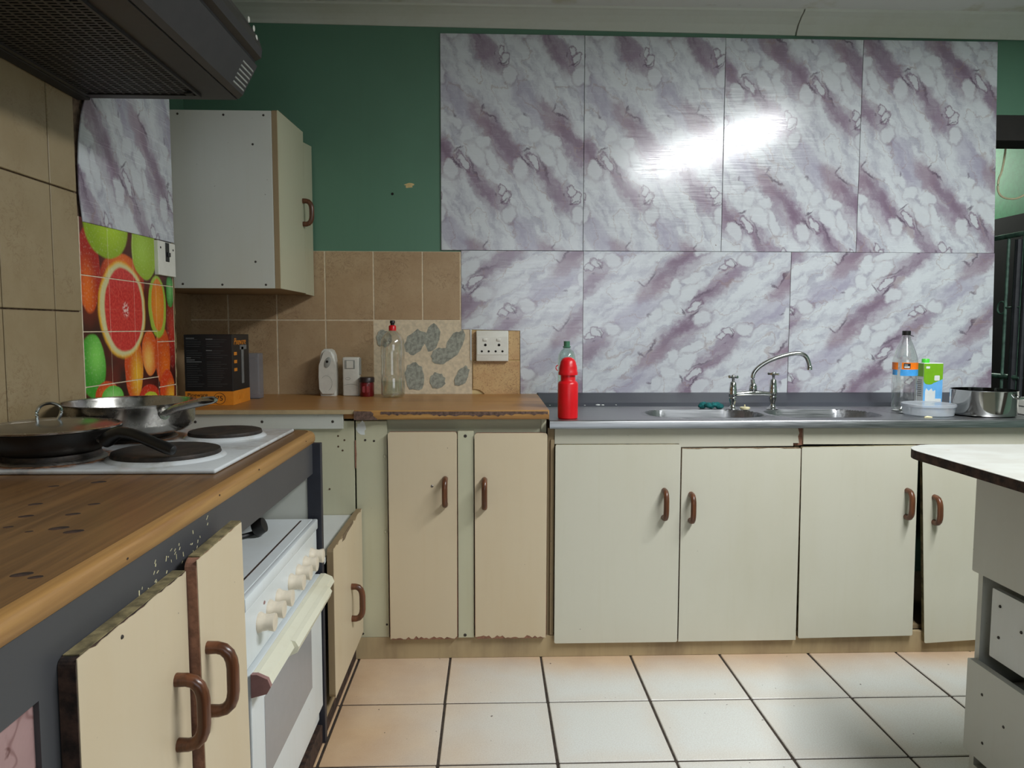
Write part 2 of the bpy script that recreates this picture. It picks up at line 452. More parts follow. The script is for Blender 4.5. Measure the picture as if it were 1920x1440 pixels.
    M['tub'] = milky('frosted_tub', C(196, 200, 204), 0.45)
    M['carton_green'] = plain('carton_green', C(120, 176, 30), 0.4, 0, 0.03)
    M['carton_blue'] = plain('carton_blue', C(110, 180, 236), 0.4, 0, 0.03)
    M['carton_white'] = plain('carton_white', C(222, 226, 224), 0.4, 0, 0.02)
    M['cap_green'] = plain('bright_green_cap', C(80, 214, 60), 0.35)
    M['label_orange'] = plain('orange_label', C(240, 122, 20), 0.4)
    M['label_blue'] = plain('blue_label', C(70, 160, 226), 0.4)
    M['teal'] = plain('teal_cloth', C(20, 108, 108), 0.9, 0, 0.2, 120, 0.6)
    M['ivory'] = plain('ivory_rubber', C(222, 212, 170), 0.5)
    M['shell'] = plain('garlic_skin', C(216, 196, 182), 0.5, 0, 0.12, 60)
    M['socket'] = plain('socket_white', C(226, 224, 214), 0.3, 0, 0.02)
    M['gate'] = plain('green_sheen_steel', C(84, 112, 98), 0.4, 0.2, 0.2)  # green sheen of the lit rails is put into the steel colour
    M['gate_dark'] = plain('dark_gate_steel', C(48, 49, 52), 0.4, 0.3, 0.1)
    M['cable'] = plain('beige_cable', C(206, 196, 160), 0.5)
    M['beam'] = plain('dark_beam', C(34, 30, 28), 0.7)
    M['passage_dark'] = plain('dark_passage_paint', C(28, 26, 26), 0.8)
    M['rearwall'] = plain('rear_wall_paint', C(120, 150, 132), 0.6)
    M['table_white'] = None
    M['tube'] = None
build_materials()

def pink_material():
    t = NT('pink_marbled_vinyl')
    p = t.pos()
    n = t.noise(p, 8, 4, 0.6, dist=1.0)
    c = t.mix(t.rng(n, 0.3, 0.7), C(184, 150, 148), C(160, 128, 126))
    v = t.math('ABSOLUTE', t.math('SUBTRACT', t.noise(p, 12, 2, 0.5), 0.5))
    c = t.mix(t.math('MULTIPLY', t.rng(v, 0, 0.02, 1, 0), 0.6), c, C(110, 70, 68))
    c = t.mix(t.rng(t.noise(p, 26, 3), 0.64, 0.70), c, C(88, 46, 42))
    return t.fin(c, 0.5)
MAT['pink'] = pink_material()

def table_material():
    t = NT('worn_white_laminate')
    p = t.pos()
    n = t.noise(t.scale(p, (1.0, 2.0, 1)), 7, 4, 0.6)
    c = t.mix(t.rng(n, 0.35, 0.6), C(172, 173, 167), C(164, 163, 156))
    c = t.mix(t.math('MULTIPLY', t.rng(t.noise(t.scale(p, (1, 2.4, 1)), 11, 4, 0.6), 0.66, 0.69), 0.7), c, C(150, 128, 104))
    return t.fin(c, 0.4)
MAT['table_white'] = table_material()

def tube_material():
    t = NT('lit_tube')
    t.b.inputs['Emission Color'].default_value = (0.9, 0.96, 1, 1)
    t.b.inputs['Emission Strength'].default_value = 1.5
    return t.fin((0.9, 0.9, 0.9, 1), 0.4)
MAT['tube'] = tube_material()
M = MAT

# ------------------------------------------------------------------ geometry helpers
def wloc(o):
    return (wloc(o.parent) if o.parent else Vector((0, 0, 0))) + o.location

class G:
    def __init__(self):
        self.bm = bmesh.new()
    def _merge(self, tmp, mi=0, matrix=None):
        if matrix is not None: bmesh.ops.transform(tmp, matrix=matrix, verts=tmp.verts)
        vm = {}
        for v in tmp.verts: vm[v] = self.bm.verts.new(v.co)
        for f in tmp.faces:
            try:
                nf = self.bm.faces.new([vm[v] for v in f.verts]); nf.material_index = mi
            except ValueError: pass
        tmp.free()
    def box(self, x0, x1, y0, y1, z0, z1, r=0.0, seg=2, mi=0, matrix=None):
        t = bmesh.new()
        bmesh.ops.create_cube(t, size=1.0)
        for v in t.verts:
            v.co = Vector(((x0 + x1) / 2 + v.co.x * (x1 - x0), (y0 + y1) / 2 + v.co.y * (y1 - y0), (z0 + z1) / 2 + v.co.z * (z1 - z0)))
        if r > 0:
            bmesh.ops.bevel(t, geom=list(t.edges), offset=r, segments=seg, affect='EDGES', profile=0.5)
        self._merge(t, mi, matrix)
        return self
    def prism(self, outline, fn, d0, d1, mi_front=0, mi_side=0):
        """outline: list of (u, v); fn(u, v, d) -> world; d1 is the front"""
        n = len(outline)
        a = [self.bm.verts.new(fn(u, v, d0)) for u, v in outline]
        b = [self.bm.verts.new(fn(u, v, d1)) for u, v in outline]
        f = self.bm.faces.new(b); f.material_index = mi_front
        f = self.bm.faces.new(list(reversed(a))); f.material_index = mi_side
        for i in range(n):
            j = (i + 1) % n
            f = self.bm.faces.new((a[i], a[j], b[j], b[i])); f.material_index = mi_side
        return self
    def lathe(self, prof, cx, cy, cz, seg=28, sx=1.0, sy=1.0, cap=True):
        rings = []
        for r, z in prof:
            if r <= 1e-6:
                rings.append([self.bm.verts.new((cx, cy, cz + z))])
            else:
                rings.append([self.bm.verts.new((cx + sx * r * math.cos(2 * PI * k / seg), cy + sy * r * math.sin(2 * PI * k / seg), cz + z)) for k in range(seg)])
        for a, b in zip(rings, rings[1:]):
            for k in range(seg):
                j = (k + 1) % seg
                if len(a) == 1 and len(b) == 1: continue
                if len(a) == 1: self.bm.faces.new((a[0], b[j], b[k]))
                elif len(b) == 1: self.bm.faces.new((a[k], a[j], b[0]))
                else: self.bm.faces.new((a[k], a[j], b[j], b[k]))
        return self
    def tube(self, path, rad, seg=10, flat=1.0, up=(0, 0, 1), caps=True):
        pts = [Vector(p) for p in path]
        rads = rad if isinstance(rad, (list, tuple)) else [rad] * len(pts)
        rings = []
        upv = Vector(up)
        for i, p in enumerate(pts):
            d = (pts[min(i + 1, len(pts) - 1)] - pts[max(i - 1, 0)]).normalized()
            s = d.cross(upv)
            if s.length < 1e-3: s = d.cross(Vector((1, 0, 0)))
            s.normalize(); n = s.cross(d).normalized()
            rings.append([self.bm.verts.new(p + rads[i] * (s * math.cos(2 * PI * k / seg) + flat * n * math.sin(2 * PI * k / seg))) for k in range(seg)])
        for a, b in zip(rings, rings[1:]):
            for k in range(seg):
                j = (k + 1) % seg
                self.bm.faces.new((a[k], a[j], b[j], b[k]))
        if caps:
            self.bm.faces.new(list(reversed(rings[0]))); self.bm.faces.new(rings[-1])
        return self
    def ball(self, c, rx, ry, rz, seg=16):
        t = bmesh.new()
        bmesh.ops.create_uvsphere(t, u_segments=seg, v_segments=seg // 2 + 2, radius=1.0)
        self._merge(t, 0, Matrix.Translation(c) @ Matrix.Diagonal((rx, ry, rz, 1)))
        return self
    def xf(self, m):
        bmesh.ops.transform(self.bm, matrix=m, verts=self.bm.verts); return self
    def build(self, name, mat, parent=None, smooth=False, origin=None, **props):
        bmesh.ops.recalc_face_normals(self.bm, faces=self.bm.faces)
        me = bpy.data.meshes.new(name)
        vs = self.bm.verts
        if origin is None:
            xs = [v.co.x for v in vs]; ys = [v.co.y for v in vs]; zs = [v.co.z for v in vs]
            origin = Vector(((min(xs) + max(xs)) / 2, (min(ys) + max(ys)) / 2, min(zs)))
        origin = Vector(origin)
        for v in vs: v.co -= origin
        self.bm.to_mesh(me); self.bm.free()
        for m_ in (mat if isinstance(mat, (list, tuple)) else [mat]):
            me.materials.append(M[m_] if isinstance(m_, str) else m_)
        o = bpy.data.objects.new(name, me)
        COL.objects.link(o)
        if parent: o.parent = parent; o.location = origin - wloc(parent)
        else: o.location = origin
        if smooth:
            for p in me.polygons: p.use_smooth = True
            try: me.set_sharp_from_angle(angle=math.radians(42))
            except Exception: pass
        for k, v in props.items(): o[k] = v
        return o

def thing(name, loc, label, cat, group=None):
    o = bpy.data.objects.new(name, None)
    o.empty_display_size = 0.05
    COL.objects.link(o)
    o.location = loc
    o['label'] = label; o['category'] = cat
    if group: o['group'] = group
    return o
def tag(o, label, cat, group=None):
    o['label'] = label; o['category'] = cat
    if group: o['group'] = group
    return o
def copy_part(src, name, loc, parent):
    o = src.copy(); o.name = name
    COL.objects.link(o)
    o.parent = parent
    o.location = Vector(loc) - (wloc(parent) if parent else Vector((0, 0, 0)))
    return o

def rrect(u0, u1, v0, v1, r, seg=5, corners=(1, 1, 1, 1)):
    """rounded rectangle outline, counter-clockwise; corners: bl, br, tr, tl"""
    out = []
    for k, (cu, cv, a0) in enumerate(((u0 + r, v0 + r, PI), (u1 - r, v0 + r, 1.5 * PI), (u1 - r, v1 - r, 0), (u0 + r, v1 - r, 0.5 * PI))):
        if corners[k] and r > 0:
            for i in range(seg + 1):
                a = a0 + i / seg * PI / 2
                out.append((cu + r * math.cos(a), cv + r * math.sin(a)))
        else:
            out.append(((u0, v0), (u1, v0), (u1, v1), (u0, v1))[k])
    return out
def jag(u0, u1, v, amp, n, rnd):
    return [(u0 + (u1 - u0) * i / n, v + (rnd.random() ** 2) * amp) for i in range(n + 1)]

FRONT = lambda yf: (lambda u, v, d: (u, yf - d, v))      # board facing the camera (-Y), d measured outwards
SIDE = lambda xf_: (lambda u, v, d: (xf_ + d, u, v))     # board facing +X
def rotated(fn, cu, cv, a):
    ca, sa = math.cos(a), math.sin(a)
    return lambda u, v, d: fn(cu + (u - cu) * ca - (v - cv) * sa, cv + (u - cu) * sa + (v - cv) * ca, d)

def handle_on(parent, fn, u, v0, v1, out=0.036, name='handle', side=0.0):
    """brown D-shaped pull; fn maps (u, v, d)"""
    r = 0.0100
    h = v1 - v0
    vm_ = [(v0 + 0.009, 0.0), (v0 + 0.009, out * 0.40), (v0 + 0.012, out * 0.66), (v0 + 0.020, out * 0.86), (v0 + 0.030, out * 0.96), (v0 + 0.042, out),
           ((v0 + v1) / 2, out), (v1 - 0.042, out), (v1 - 0.030, out * 0.96), (v1 - 0.020, out * 0.86), (v1 - 0.012, out * 0.66), (v1 - 0.009, out * 0.40), (v1 - 0.009, 0.0)]
    g = G()
    up = Vector(fn(1, 0, 0)) - Vector(fn(0, 0, 0))
    g.tube([fn(u, v, d) for v, d in vm_], [r * 1.05] + [r] * 11 + [r * 1.05], 12, 1.0, up)
    return g.build(name, 'handle', parent, smooth=True)

SCREW = None
def screws(parent, pts, axis, r=0.0042, mat='screw', name='screw'):
    """small round screw heads; axis 'y' faces the camera, 'x' faces +X or -X, 'z' up"""
    src = None
    for p in pts:
        if src is None:
            g = G()
            prof = [(0, 0.0016), (r * 0.7, 0.0014), (r, 0.0), (r, -0.001)]
            g.lathe(prof, 0, 0, 0, 10)
            rot = {'y': Matrix.Rotation(PI / 2, 4, 'X'), 'x': Matrix.Rotation(PI / 2, 4, 'Y'), '-x': Matrix.Rotation(-PI / 2, 4, 'Y'), 'z': Matrix.Identity(4)}[axis]
            g.xf(rot)
            src = g.build(name, mat, parent, origin=(0, 0, 0))
            src.location = Vector(p) - wloc(parent)
        else:
            copy_part(src, name, p, parent)

def text(name, body, size, mat, parent, loc, rot, extrude=0.0002, align='CENTER', shear=0.0):
    cu = bpy.data.curves.new(name, 'FONT')
    cu.body = body; cu.size = size; cu.extrude = extrude; cu.align_x = align; cu.align_y = 'CENTER'; cu.shear = shear
    tmp = bpy.data.objects.new(name + '_tmp', cu)
    COL.objects.link(tmp)
    dg = bpy.context.evaluated_depsgraph_get()
    me = bpy.data.meshes.new_from_object(tmp.evaluated_get(dg))
    bpy.data.objects.remove(tmp)
    mt = Matrix.Rotation(0, 4, 'X')
    me.transform(rot.to_4x4())
    me.materials.clear(); me.materials.append(M[mat])
    o = bpy.data.objects.new(name, me); COL.objects.link(o)
    o.parent = parent
    o.location = Vector(loc) - (wloc(parent) if parent else Vector((0, 0, 0)))
    return o
FACE_CAM = Matrix.Rotation(PI / 2, 3, 'X')

# ------------------------------------------------------------------ the room
YW, YT = 3.205, 3.197          # back wall plane, face of its tiles and panels
XL, XR, XREC = -1.085, 3.30, -1.285
ZC = 2.525
FLOOR_Z = 0.0
def st(o, **k):
    o['kind'] = 'structure'
    return o

floor = st(G().box(-1.45, 3.6, -1.75, 6.2, -0.10, -0.004).build('floor', 'grout_dark'))
TS = 0.33
tile_src = None
for i in range(-2, 9):
    for j in range(-4, 2):
        x, y = -0.1392 + (i + 0.5) * TS, 2.2553 + (j - 0.5) * TS
        if tile_src is None:
            g = G().box(x - 0.1610, x + 0.1610, y - 0.1610, y + 0.1610, -0.006, 0.0, 0.0022, 1)
            tile_src = g.build('floor_tile', 'floor', floor, origin=(x, y, 0.0))
        else:
            o = copy_part(tile_src, 'floor_tile', (x, y, random.uniform(-0.0006, 0.0)), floor)
            o.rotation_euler.z = random.uniform(-0.006, 0.006)

# walls
wall_left = st(G().box(XL - 0.20, XL - 0.008, -1.6, 2.578, 0, ZC).build('wall_left', 'grout_brown'))
st(G().box(XREC - 0.10, XREC, 2.578, 3.205, 0, ZC).build('wall_recess', 'green'))
G().box(XREC - 0.01, XREC + 0.008, 2.586, 3.195, 0.86, 1.524).build('wall_tile', 'tile_back', bpy.data.objects['wall_recess'])
gb = G()
gb.box(XREC - 0.1, 2.205, YW, YW + 0.14, 0, ZC)
gb.box(2.205, 3.45, YW, YW + 0.14, 2.13, ZC)
wall_back = st(gb.build('wall_back', 'green'))
st(G().box(2.205, 3.3, YW + 0.002, YW + 0.15, 2.022, 2.13).build('trim_door_beam', 'beam'))
st(G().box(XR, XR + 0.12, -1.6, YW, 0, ZC).build('wall_right', 'rearwall'))
gr = G()
gr.box(-1.3, 0.0, -1.72, -1.6, 0, ZC); gr.box(1.8, 3.42, -1.72, -1.6, 0, ZC)
gr.box(0.0, 1.8, -1.72, -1.6, 0, 1.0); gr.box(0.0, 1.8, -1.72, -1.6, 2.1, ZC)
st(gr.build('wall_rear', 'rearwall'))
gw = G()
for x in (0.0, 0.58, 1.16, 1.74): gw.box(x, x + 0.06, -1.70, -1.64, 1.0, 2.1)
gw.box(0.0, 1.8, -1.70, -1.64, 1.0, 1.06); gw.box(0.0, 1.8, -1.70, -1.64, 2.04, 2.1)
win = st(gw.build('window_1', 'white'))
ceiling = st(G().box(-1.45, 3.45, -1.75, YW + 0.14, ZC, ZC + 0.08).build('ceiling', 'ceiling'))
# cornice in two lengths that meet with a visible crack
def cornice(name, x0, x1, za, zb, drop):
    prof = [(YW, 0.0), (YW - 0.006, 0.0), (YW - 0.012, 0.012), (YW - 0.03, 0.034), (YW - 0.06, 0.054), (YW - 0.085, 0.064), (YW - 0.092, 0.072), (YW - 0.092, 0.10), (YW, 0.10)]
    g = G()
    rows = []
    for x, z in ((x0, za), (x1, zb)):
        rows.append([g.bm.verts.new((x, y - drop, min(ZC, z + dz * (ZC - z) / 0.072))) for y, dz in prof])
    n = len(prof)
    for i in range(n):
        j = (i + 1) % n
        g.bm.faces.new((rows[0][i], rows[0][j], rows[1][j], rows[1][i]))
    g.bm.faces.new(rows[0]); g.bm.faces.new(list(reversed(rows[1])))
    return st(g.build(name, 'cornice'))
cornice('trim_cornice', XREC, 1.318, 2.474, 2.452, 0.0)
cornice('trim_cornice_end', 1.322, 3.4, 2.449, 2.440, 0.006)

# passage behind the doorway
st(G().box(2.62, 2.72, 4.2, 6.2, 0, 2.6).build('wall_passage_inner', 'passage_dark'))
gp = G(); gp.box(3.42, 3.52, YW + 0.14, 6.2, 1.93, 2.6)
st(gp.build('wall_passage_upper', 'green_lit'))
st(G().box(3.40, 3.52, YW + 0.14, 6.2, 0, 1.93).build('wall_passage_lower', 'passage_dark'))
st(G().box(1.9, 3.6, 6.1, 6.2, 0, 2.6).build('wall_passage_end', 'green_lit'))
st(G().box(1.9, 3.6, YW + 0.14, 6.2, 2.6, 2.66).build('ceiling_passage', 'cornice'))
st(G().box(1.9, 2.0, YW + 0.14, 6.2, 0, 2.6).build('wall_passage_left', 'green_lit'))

# ---- tiles and panels of the back wall
def wall_tile(x0, x1, z0, z1, mat='tile_back', yf=YT, name='wall_tile', parent=None, tilt=0.0):
    g = G().box(x0, x1, yf, YW + 0.002, z0, z1, 0.0018, 1)
    return g.build(name, mat, parent or wall_back)
gw_ = 0.0022
wall_back_grout = G().box(XREC, -0.07, YW - 0.0066, YW + 0.001, 0.86, 1.525).build('grout', 'grout', wall_back)
xs = [XREC + 0.001, -1.119, -0.911, -0.703, -0.495, -0.284, -0.120]
for a, b in zip(xs, xs[1:]):
    wall_tile(a + gw_, b - gw_, 1.229 + gw_, 1.524)
for a, b in zip(xs[:4], xs[1:5]):
    wall_tile(a + gw_, b - gw_, 0.900, 1.229 - gw_)
# bare patch where tiles have come off: adhesive, cement scars and holes
g = G().box(-0.492, 0.139, YT + 0.0035, YW + 0.001, 0.86, 1.222)
plaster = g.build('plaster_patch', 'plaster', wall_back)
def blob(cx, cz, rx, rz, a, mat, name, parent, y=YT + 0.0035, th=0.003, n=20, seed=0, rough=0.12):
    rnd = random.Random(seed)
    out = []
    for k in range(n):
        t_ = 2 * PI * k / n
        q = 1 + rnd.uniform(-rough, rough)
        u, v = rx * q * math.cos(t_), rz * q * math.sin(t_)
        out.append((cx + u * math.cos(a) - v * math.sin(a), cz + u * math.sin(a) + v * math.cos(a)))
    return G().prism(out, FRONT(y + 0.001), 0.0, th + 0.001).build(name, mat, parent)
for k, (px_, pz, rx, rz, a) in enumerate([(-0.316, 1.135, 0.030, 0.050, -0.6), (-0.243, 1.155, 0.026, 0.048, -0.3), (-0.150, 1.118, 0.024, 0.062, -0.5), (-0.205, 1.075, 0.034, 0.030, 0.3),
                                        (-0.322, 0.985, 0.034, 0.052, 0.1), (-0.222, 0.965, 0.026, 0.030, 0.0), (-0.115, 0.985, 0.020, 0.040, -0.5), (-0.452, 1.150, 0.026, 0.030, 0.4)]):
    blob(px_, pz, rx * 1.3, rz * 1.22, a, 'cement', 'cement_scar', wall_back, th=0.0022 + 0.0004 * k, seed=k + 3)
for k, (px_, pz, rx, rz) in enumerate([(-0.343, 1.178, 0.010, 0.016), (-0.268, 1.100, 0.010, 0.009), (-0.262, 1.020, 0.011, 0.010), (-0.340, 1.046, 0.012, 0.011), (-0.292, 0.965, 0.008, 0.012), (-0.143, 1.042, 0.010, 0.007), (-0.405, 1.07, 0.01, 0.016)]):
    blob(px_, pz, rx, rz, 0.2, 'hole_brown', 'plug_hole', wall_back, th=0.0012, n=10, seed=k + 30)
# speckled tiles around the socket
wall_tile(-0.072, -0.052, 1.056, 1.184, 'tile_speck'); wall_tile(0.088, 0.138, 1.056, 1.184, 'tile_speck')
wall_tile(-0.052, 0.088, 1.056, 1.184, 'tile_speck', YT + 0.003)
out = [(0.139, 0.906), (0.139, 1.052), (-0.066, 1.052), (-0.066, 0.930), (-0.048, 0.929), (-0.034, 0.924), (-0.022, 0.915), (-0.014, 0.906)]
G().prism(list(reversed(out)), FRONT(YW), 0.0, 0.012).build('wall_tile', 'tile_speck', wall_back)
G().box(-0.078, -0.072, YW - 0.010, YW, 1.055, 1.19).build('tile_trim', 'white', wall_back)
# paint chip and hole in the green wall
blob(-0.338, 1.806, 0.020, 0.008, 0.1, 'plaster', 'paint_chip', wall_back, y=YW, th=0.0006, n=12, seed=5, rough=0.4)
blob(-0.411, 1.770, 0.006, 0.006, 0, 'hole', 'plug_hole', wall_back, y=YW, th=0.0006, n=10, seed=6, rough=0.1)

# marble-print sheets, 0.9 x 0.6 m, each in its own print phase.  local axes: X = long run of the print, Y = short run
def marble_sheet(outline_wz, orient, phase, parent, yf=YT, th=0.0045, name='marble_panel', side=False, tilt=0.0):
    """outline (x, z) on the wall; orient 'h': print runs along x, 'v': print runs downwards"""
    cx = sum(p[0] for p in outline_wz) / len(outline_wz); cz = sum(p[1] for p in outline_wz) / len(outline_wz)
    g = G()
    if orient == 'h': loc_out = [(x - cx, z - cz) for x, z in outline_wz]
    else: loc_out = [(-(z - cz), (x - cx)) for x, z in outline_wz]
    pu, pv = phase
    g.prism([(u + pu, v + pv) for u, v in loc_out], lambda u, v, d: (u, v, d), 0.0, th)
    bmesh.ops.bevel(g.bm, geom=[e for e in g.bm.edges if all(abs(v.co.z - th) < 1e-6 for v in e.verts)], offset=0.0012, segments=1, affect='EDGES')
    o = g.build(name, 'marble', parent, origin=(0, 0, 0))
    # local (X, Y, Z) -> world
    if orient == 'h': ex, ey = Vector((1, 0, 0)), Vector((0, 0, 1))
    else: ex, ey = Vector((0, 0, -1)), Vector((1, 0, 0))
    ez = Vector((0, -1, 0))
    if side:      # sheet on the left wall, x of the outline is world y
        ex, ey = Vector((0, 0, -1)), Vector((0, 1, 0)); ez = Vector((1, 0, 0))
    rot = Matrix((ex, ey, ez)).transposed()
    base = Vector((cx, yf + th, cz)) if not side else Vector((yf, cx, cz))
    o.rotation_euler = (Matrix.Rotation(tilt, 3, 'X') @ rot).to_euler()
    o.location = base - rot @ Vector((pu, pv, 0)) - wloc(parent)
    return o
e = 0.0009
ZT, ZM = 2.437, 1.531
def rect(x0, x1, z0, z1): return [(x0 + e, z0 + e), (x1 - e, z0 + e), (x1 - e, z1 - e), (x0 + e, z1 - e)]
marble_sheet(rect(-0.203, 0.412, ZM, ZT + 0.002), 'v', (-0.173, -0.0255), wall_back)
marble_sheet(rect(0.412, 1.018, ZM, ZT + 0.001), 'v', (-0.173, -0.035), wall_back)
marble_sheet(rect(1.018, 1.618, ZM, ZT), 'v', (0.155, -0.347), wall_back)
marble_sheet([(1.618 + e, ZM), (2.240, ZM), (2.208, ZT), (1.618 + e, ZT)], 'v', (0.181, 0.1435), wall_back)
out = [(0.141, 0.905), (0.414, 0.910), (0.414, ZM - e), (-0.117, ZM - e), (-0.117, 1.190), (0.141, 1.186)]
marble_sheet(out, 'h', (0.104, -0.1255), wall_back, yf=YT - 0.001)
marble_sheet(rect(0.414, 1.330, 0.910, ZM), 'h', (0.456, -0.31), wall_back, yf=YT - 0.001)
marble_sheet([(1.330 + e, 0.910), (2.258, 0.910), (2.242, ZM - e), (1.330 + e, ZM - e)], 'h', (0.52, -0.11), wall_back, yf=YT - 0.001)
screws(wall_back, [(0.995, YT - 0.001, 1.56)], 'y', 0.003, 'chrome_dull')

# ---- left wall: cream tiles, then citrus tiles on its end
def left_tile(y0, y1, z0, z1, mat='tile_left', xf_=XL, name='wall_tile'):
    return G().box(XL - 0.010, xf_, y0, y1, z0, z1, 0.0015, 1).build(name, mat, wall_left)
ys = [-0.4, -0.2, 0.0, 0.2, 0.4, 0.6, 0.8, 1.0, 1.2, 1.4, 1.478, 1.678, 1.878, 1.998]
ys = [0.078 + 0.2 * k for k in range(10)] + [1.998]
zs = [0.92, 1.238, 1.550, 1.862]
for a, b in zip(ys, ys[1:]):
    for c_, d in zip(zs, zs[1:]):
        left_tile(a + 0.002, b - 0.002, c_ + 0.002, d - 0.002)
FY = [2.002, 2.146, 2.292, 2.440, 2.572]
FZ = [0.884, 1.034, 1.184, 1.336, 1.492]
for a, b in zip(FY, FY[1:]):
    for c_, d in zip(FZ, FZ[1:]):
        dz = -0.035 if (a > 2.4 and c_ < 1.2) else 0.0
        dz2 = -0.035 if (a > 2.4 and d < 1.2) else 0.0
        left_tile(a + 0.0014, b - 0.0014, c_ + dz + 0.0014, d + dz2 - 0.0014, 'fruit', name='citrus_tile')
G().box(XL - 0.009, XL - 0.0016, 1.999, 2.575, 0.86, 1.49).build('grout', 'grout', wall_left)
# broken plaster along the outer corner
rnd = random.Random(4)
g = G()
lft = [(2.573 + rnd.uniform(-0.002, 0.002), 0.86 + 0.03 * k) for k in range(23)]
rgt = [(2.586 + rnd.uniform(-0.006, 0.002), 0.86 + 0.03 * k) for k in range(23)]
g.prism(rgt_lft := ([p for p in lft] + [p for p in reversed(rgt)]), SIDE(XL - 0.008), 0.0, 0.006)
g.build('corner_plaster', 'plaster', wall_left)
st(G().box(XREC, XL - 0.002, 2.578, 2.584, 0.0, ZC).build('wall_nib_end', 'plaster'))
# vinyl marble sheet with a curved free edge above the citrus tiles
curve = [(2.016, 1.478), (2.004, 1.55), (2.004, 1.62), (2.012, 1.69), (2.030, 1.76), (2.055, 1.82), (2.09, 1.88), (2.15, 2.02)]
out = curve + [(2.582, 2.02), (2.584, 1.486)]
marble_sheet(list(reversed(out)), 'v', (0.38, -0.05), wall_left, yf=XL + 0.0005, th=0.003, side=True)


# ------------------------------------------------------------------ back run of base cabinets
st(G().box(-0.49, 2.30, 2.577, 2.592, 0, 0.0805, 0.001, 1).build('baseboard_back', 'plinth'))
st(G().box(-0.505, -0.478, 1.40, 2.577, 0, 0.055, 0.002, 1).build('baseboard_left', 'chip_dark'))

def board_door(parent, fn, u0, u1, v0, v1, th=0.016, r=0.012, veneer='cream', edge='chip', bottom_jag=0.0, top_jag=0.0, seed=1, corners=(1, 1, 1, 1), inset=0.0, name='door'):
    """door leaf = board + its veneer skin (which may be chipped along top or bottom)"""
    d = G().prism(rrect(u0, u1, v0, v1, r, 4, corners), fn, 0.0, th).build(name, edge, parent)
    rnd = random.Random(seed)
    body = rrect(u0 + inset, u1 - inset, v0, v1, r, 4, corners)
    if bottom_jag or top_jag:
        lo = jag(u0 + 0.002, u1 - 0.002, v0 + 0.002, bottom_jag, 26, rnd) if bottom_jag else [(u0, v0), (u1, v0)]
        hi = [(u, 2 * v1 - v) for u, v in jag(u0 + 0.002, u1 - 0.002, v1, top_jag, 22, rnd)] if top_jag else [(u, v) for u, v in rrect(u0, u1, v0, v1, r, 4, (0, 0, 1, 1)) if v > v0 + 1e-6][::-1]
        body = lo + list(reversed(hi))
    G().prism(body, fn, th, th + 0.0012).build('veneer', veneer, d)
    return d

bc = thing('base_cabinet', (-0.12, 2.88, 0.08), 'cream base cabinet with two narrow doors under the chipped wooden worktop', 'cabinet')
g = G(); g.box(-0.47, 0.205, 2.60, 2.615, 0.80, 0.872); g.box(-0.47, -0.36, 2.593, 2.61, 0.08, 0.87)
g.box(-0.47, -0.452, 2.61, 3.19, 0.08, 0.872); g.box(0.190, 0.208, 2.593, 3.19, 0.08, 0.872); g.box(-0.452, 0.19, 2.60, 3.19, 0.08, 0.098)
g.build('carcass', 'cream_panel', bc)
pb = G().box(-0.468, -0.358, 2.5765, 2.593, 0.081, 0.868, 0.0012, 1).build('front_panel', 'cream_panel', bc)
screws(bc, [(-0.435, 2.5762, 0.800), (-0.404, 2.5762, 0.797), (-0.452, 2.5762, 0.095), (-0.366, 2.5762, 0.128)], 'y', 0.004)
screws(bc, [(-0.367, 2.575, 0.742), (-0.367, 2.575, 0.470)], 'y', 0.006, 'cream_panel', 'screw_cap')
G().box(-0.1085, -0.0515, 2.566, 2.593, 0.080, 0.832, 0.0012, 1).build('center_stile', 'cream_panel', bc)
screws(bc, [(-0.081, 2.5657, 0.815), (-0.084, 2.5657, 0.090)], 'y', 0.006)
# broken veneer corner with white filler
blob(-0.448, 0.845, 0.016, 0.026, 0.3, 'white', 'filler_smear', bc, y=2.5765, th=0.001, n=14, seed=12, rough=0.4)
G().prism([(-0.4715, 0.70), (-0.468, 0.70), (-0.4655, 0.75), (-0.468, 0.80), (-0.4715, 0.80)], FRONT(2.5765), 0, 0.0016).build('split_edge', 'chip_red', bc)
fd = FRONT(2.5765)
d5 = board_door(bc, fd, -0.353, -0.1105, 0.078, 0.831, 0.0165, 0.010, 'cream', 'chip_red', 0.012, 0, 3)
handle_on(d5, FRONT(2.559), -0.1525, 0.563, 0.672)
screws(d5, [(-0.199, 2.5585, 0.637)], 'y', 0.005, 'chrome_dull')
d6 = board_door(bc, fd, -0.0485, 0.2095, 0.078, 0.826, 0.0165, 0.010, 'cream', 'chip_red', 0.012, 0, 5)
handle_on(d6, FRONT(2.559), -0.0135, 0.553, 0.668)

# blind corner board, white batten
cb_ = bc
G().box(-1.07, -0.4735, 2.577, 2.592, 0.50, 0.868, 0.001, 1).build('blind_panel', 'cream_panel', cb_)
screws(cb_, [(-0.53, 2.577, 0.815), (-0.508, 2.577, 0.80), (-0.53, 2.577, 0.777), (-0.515, 2.577, 0.763), (-0.563, 2.577, 0.625)], 'y', 0.0035, 'hole_brown', 'scar')
bt = thing('batten', (-0.787, 2.57, 0.842), 'greyish white batten board screwed under the corner worktop', 'board')
G().box(-1.066, -0.509, 2.562, 2.577, 0.842, 0.894, 0.001, 1).build('board', 'greywhite', bt)
screws(bt, [(-0.545, 2.5618, 0.868), (-0.79, 2.5618, 0.868), (-1.02, 2.5618, 0.868)], 'y', 0.005)

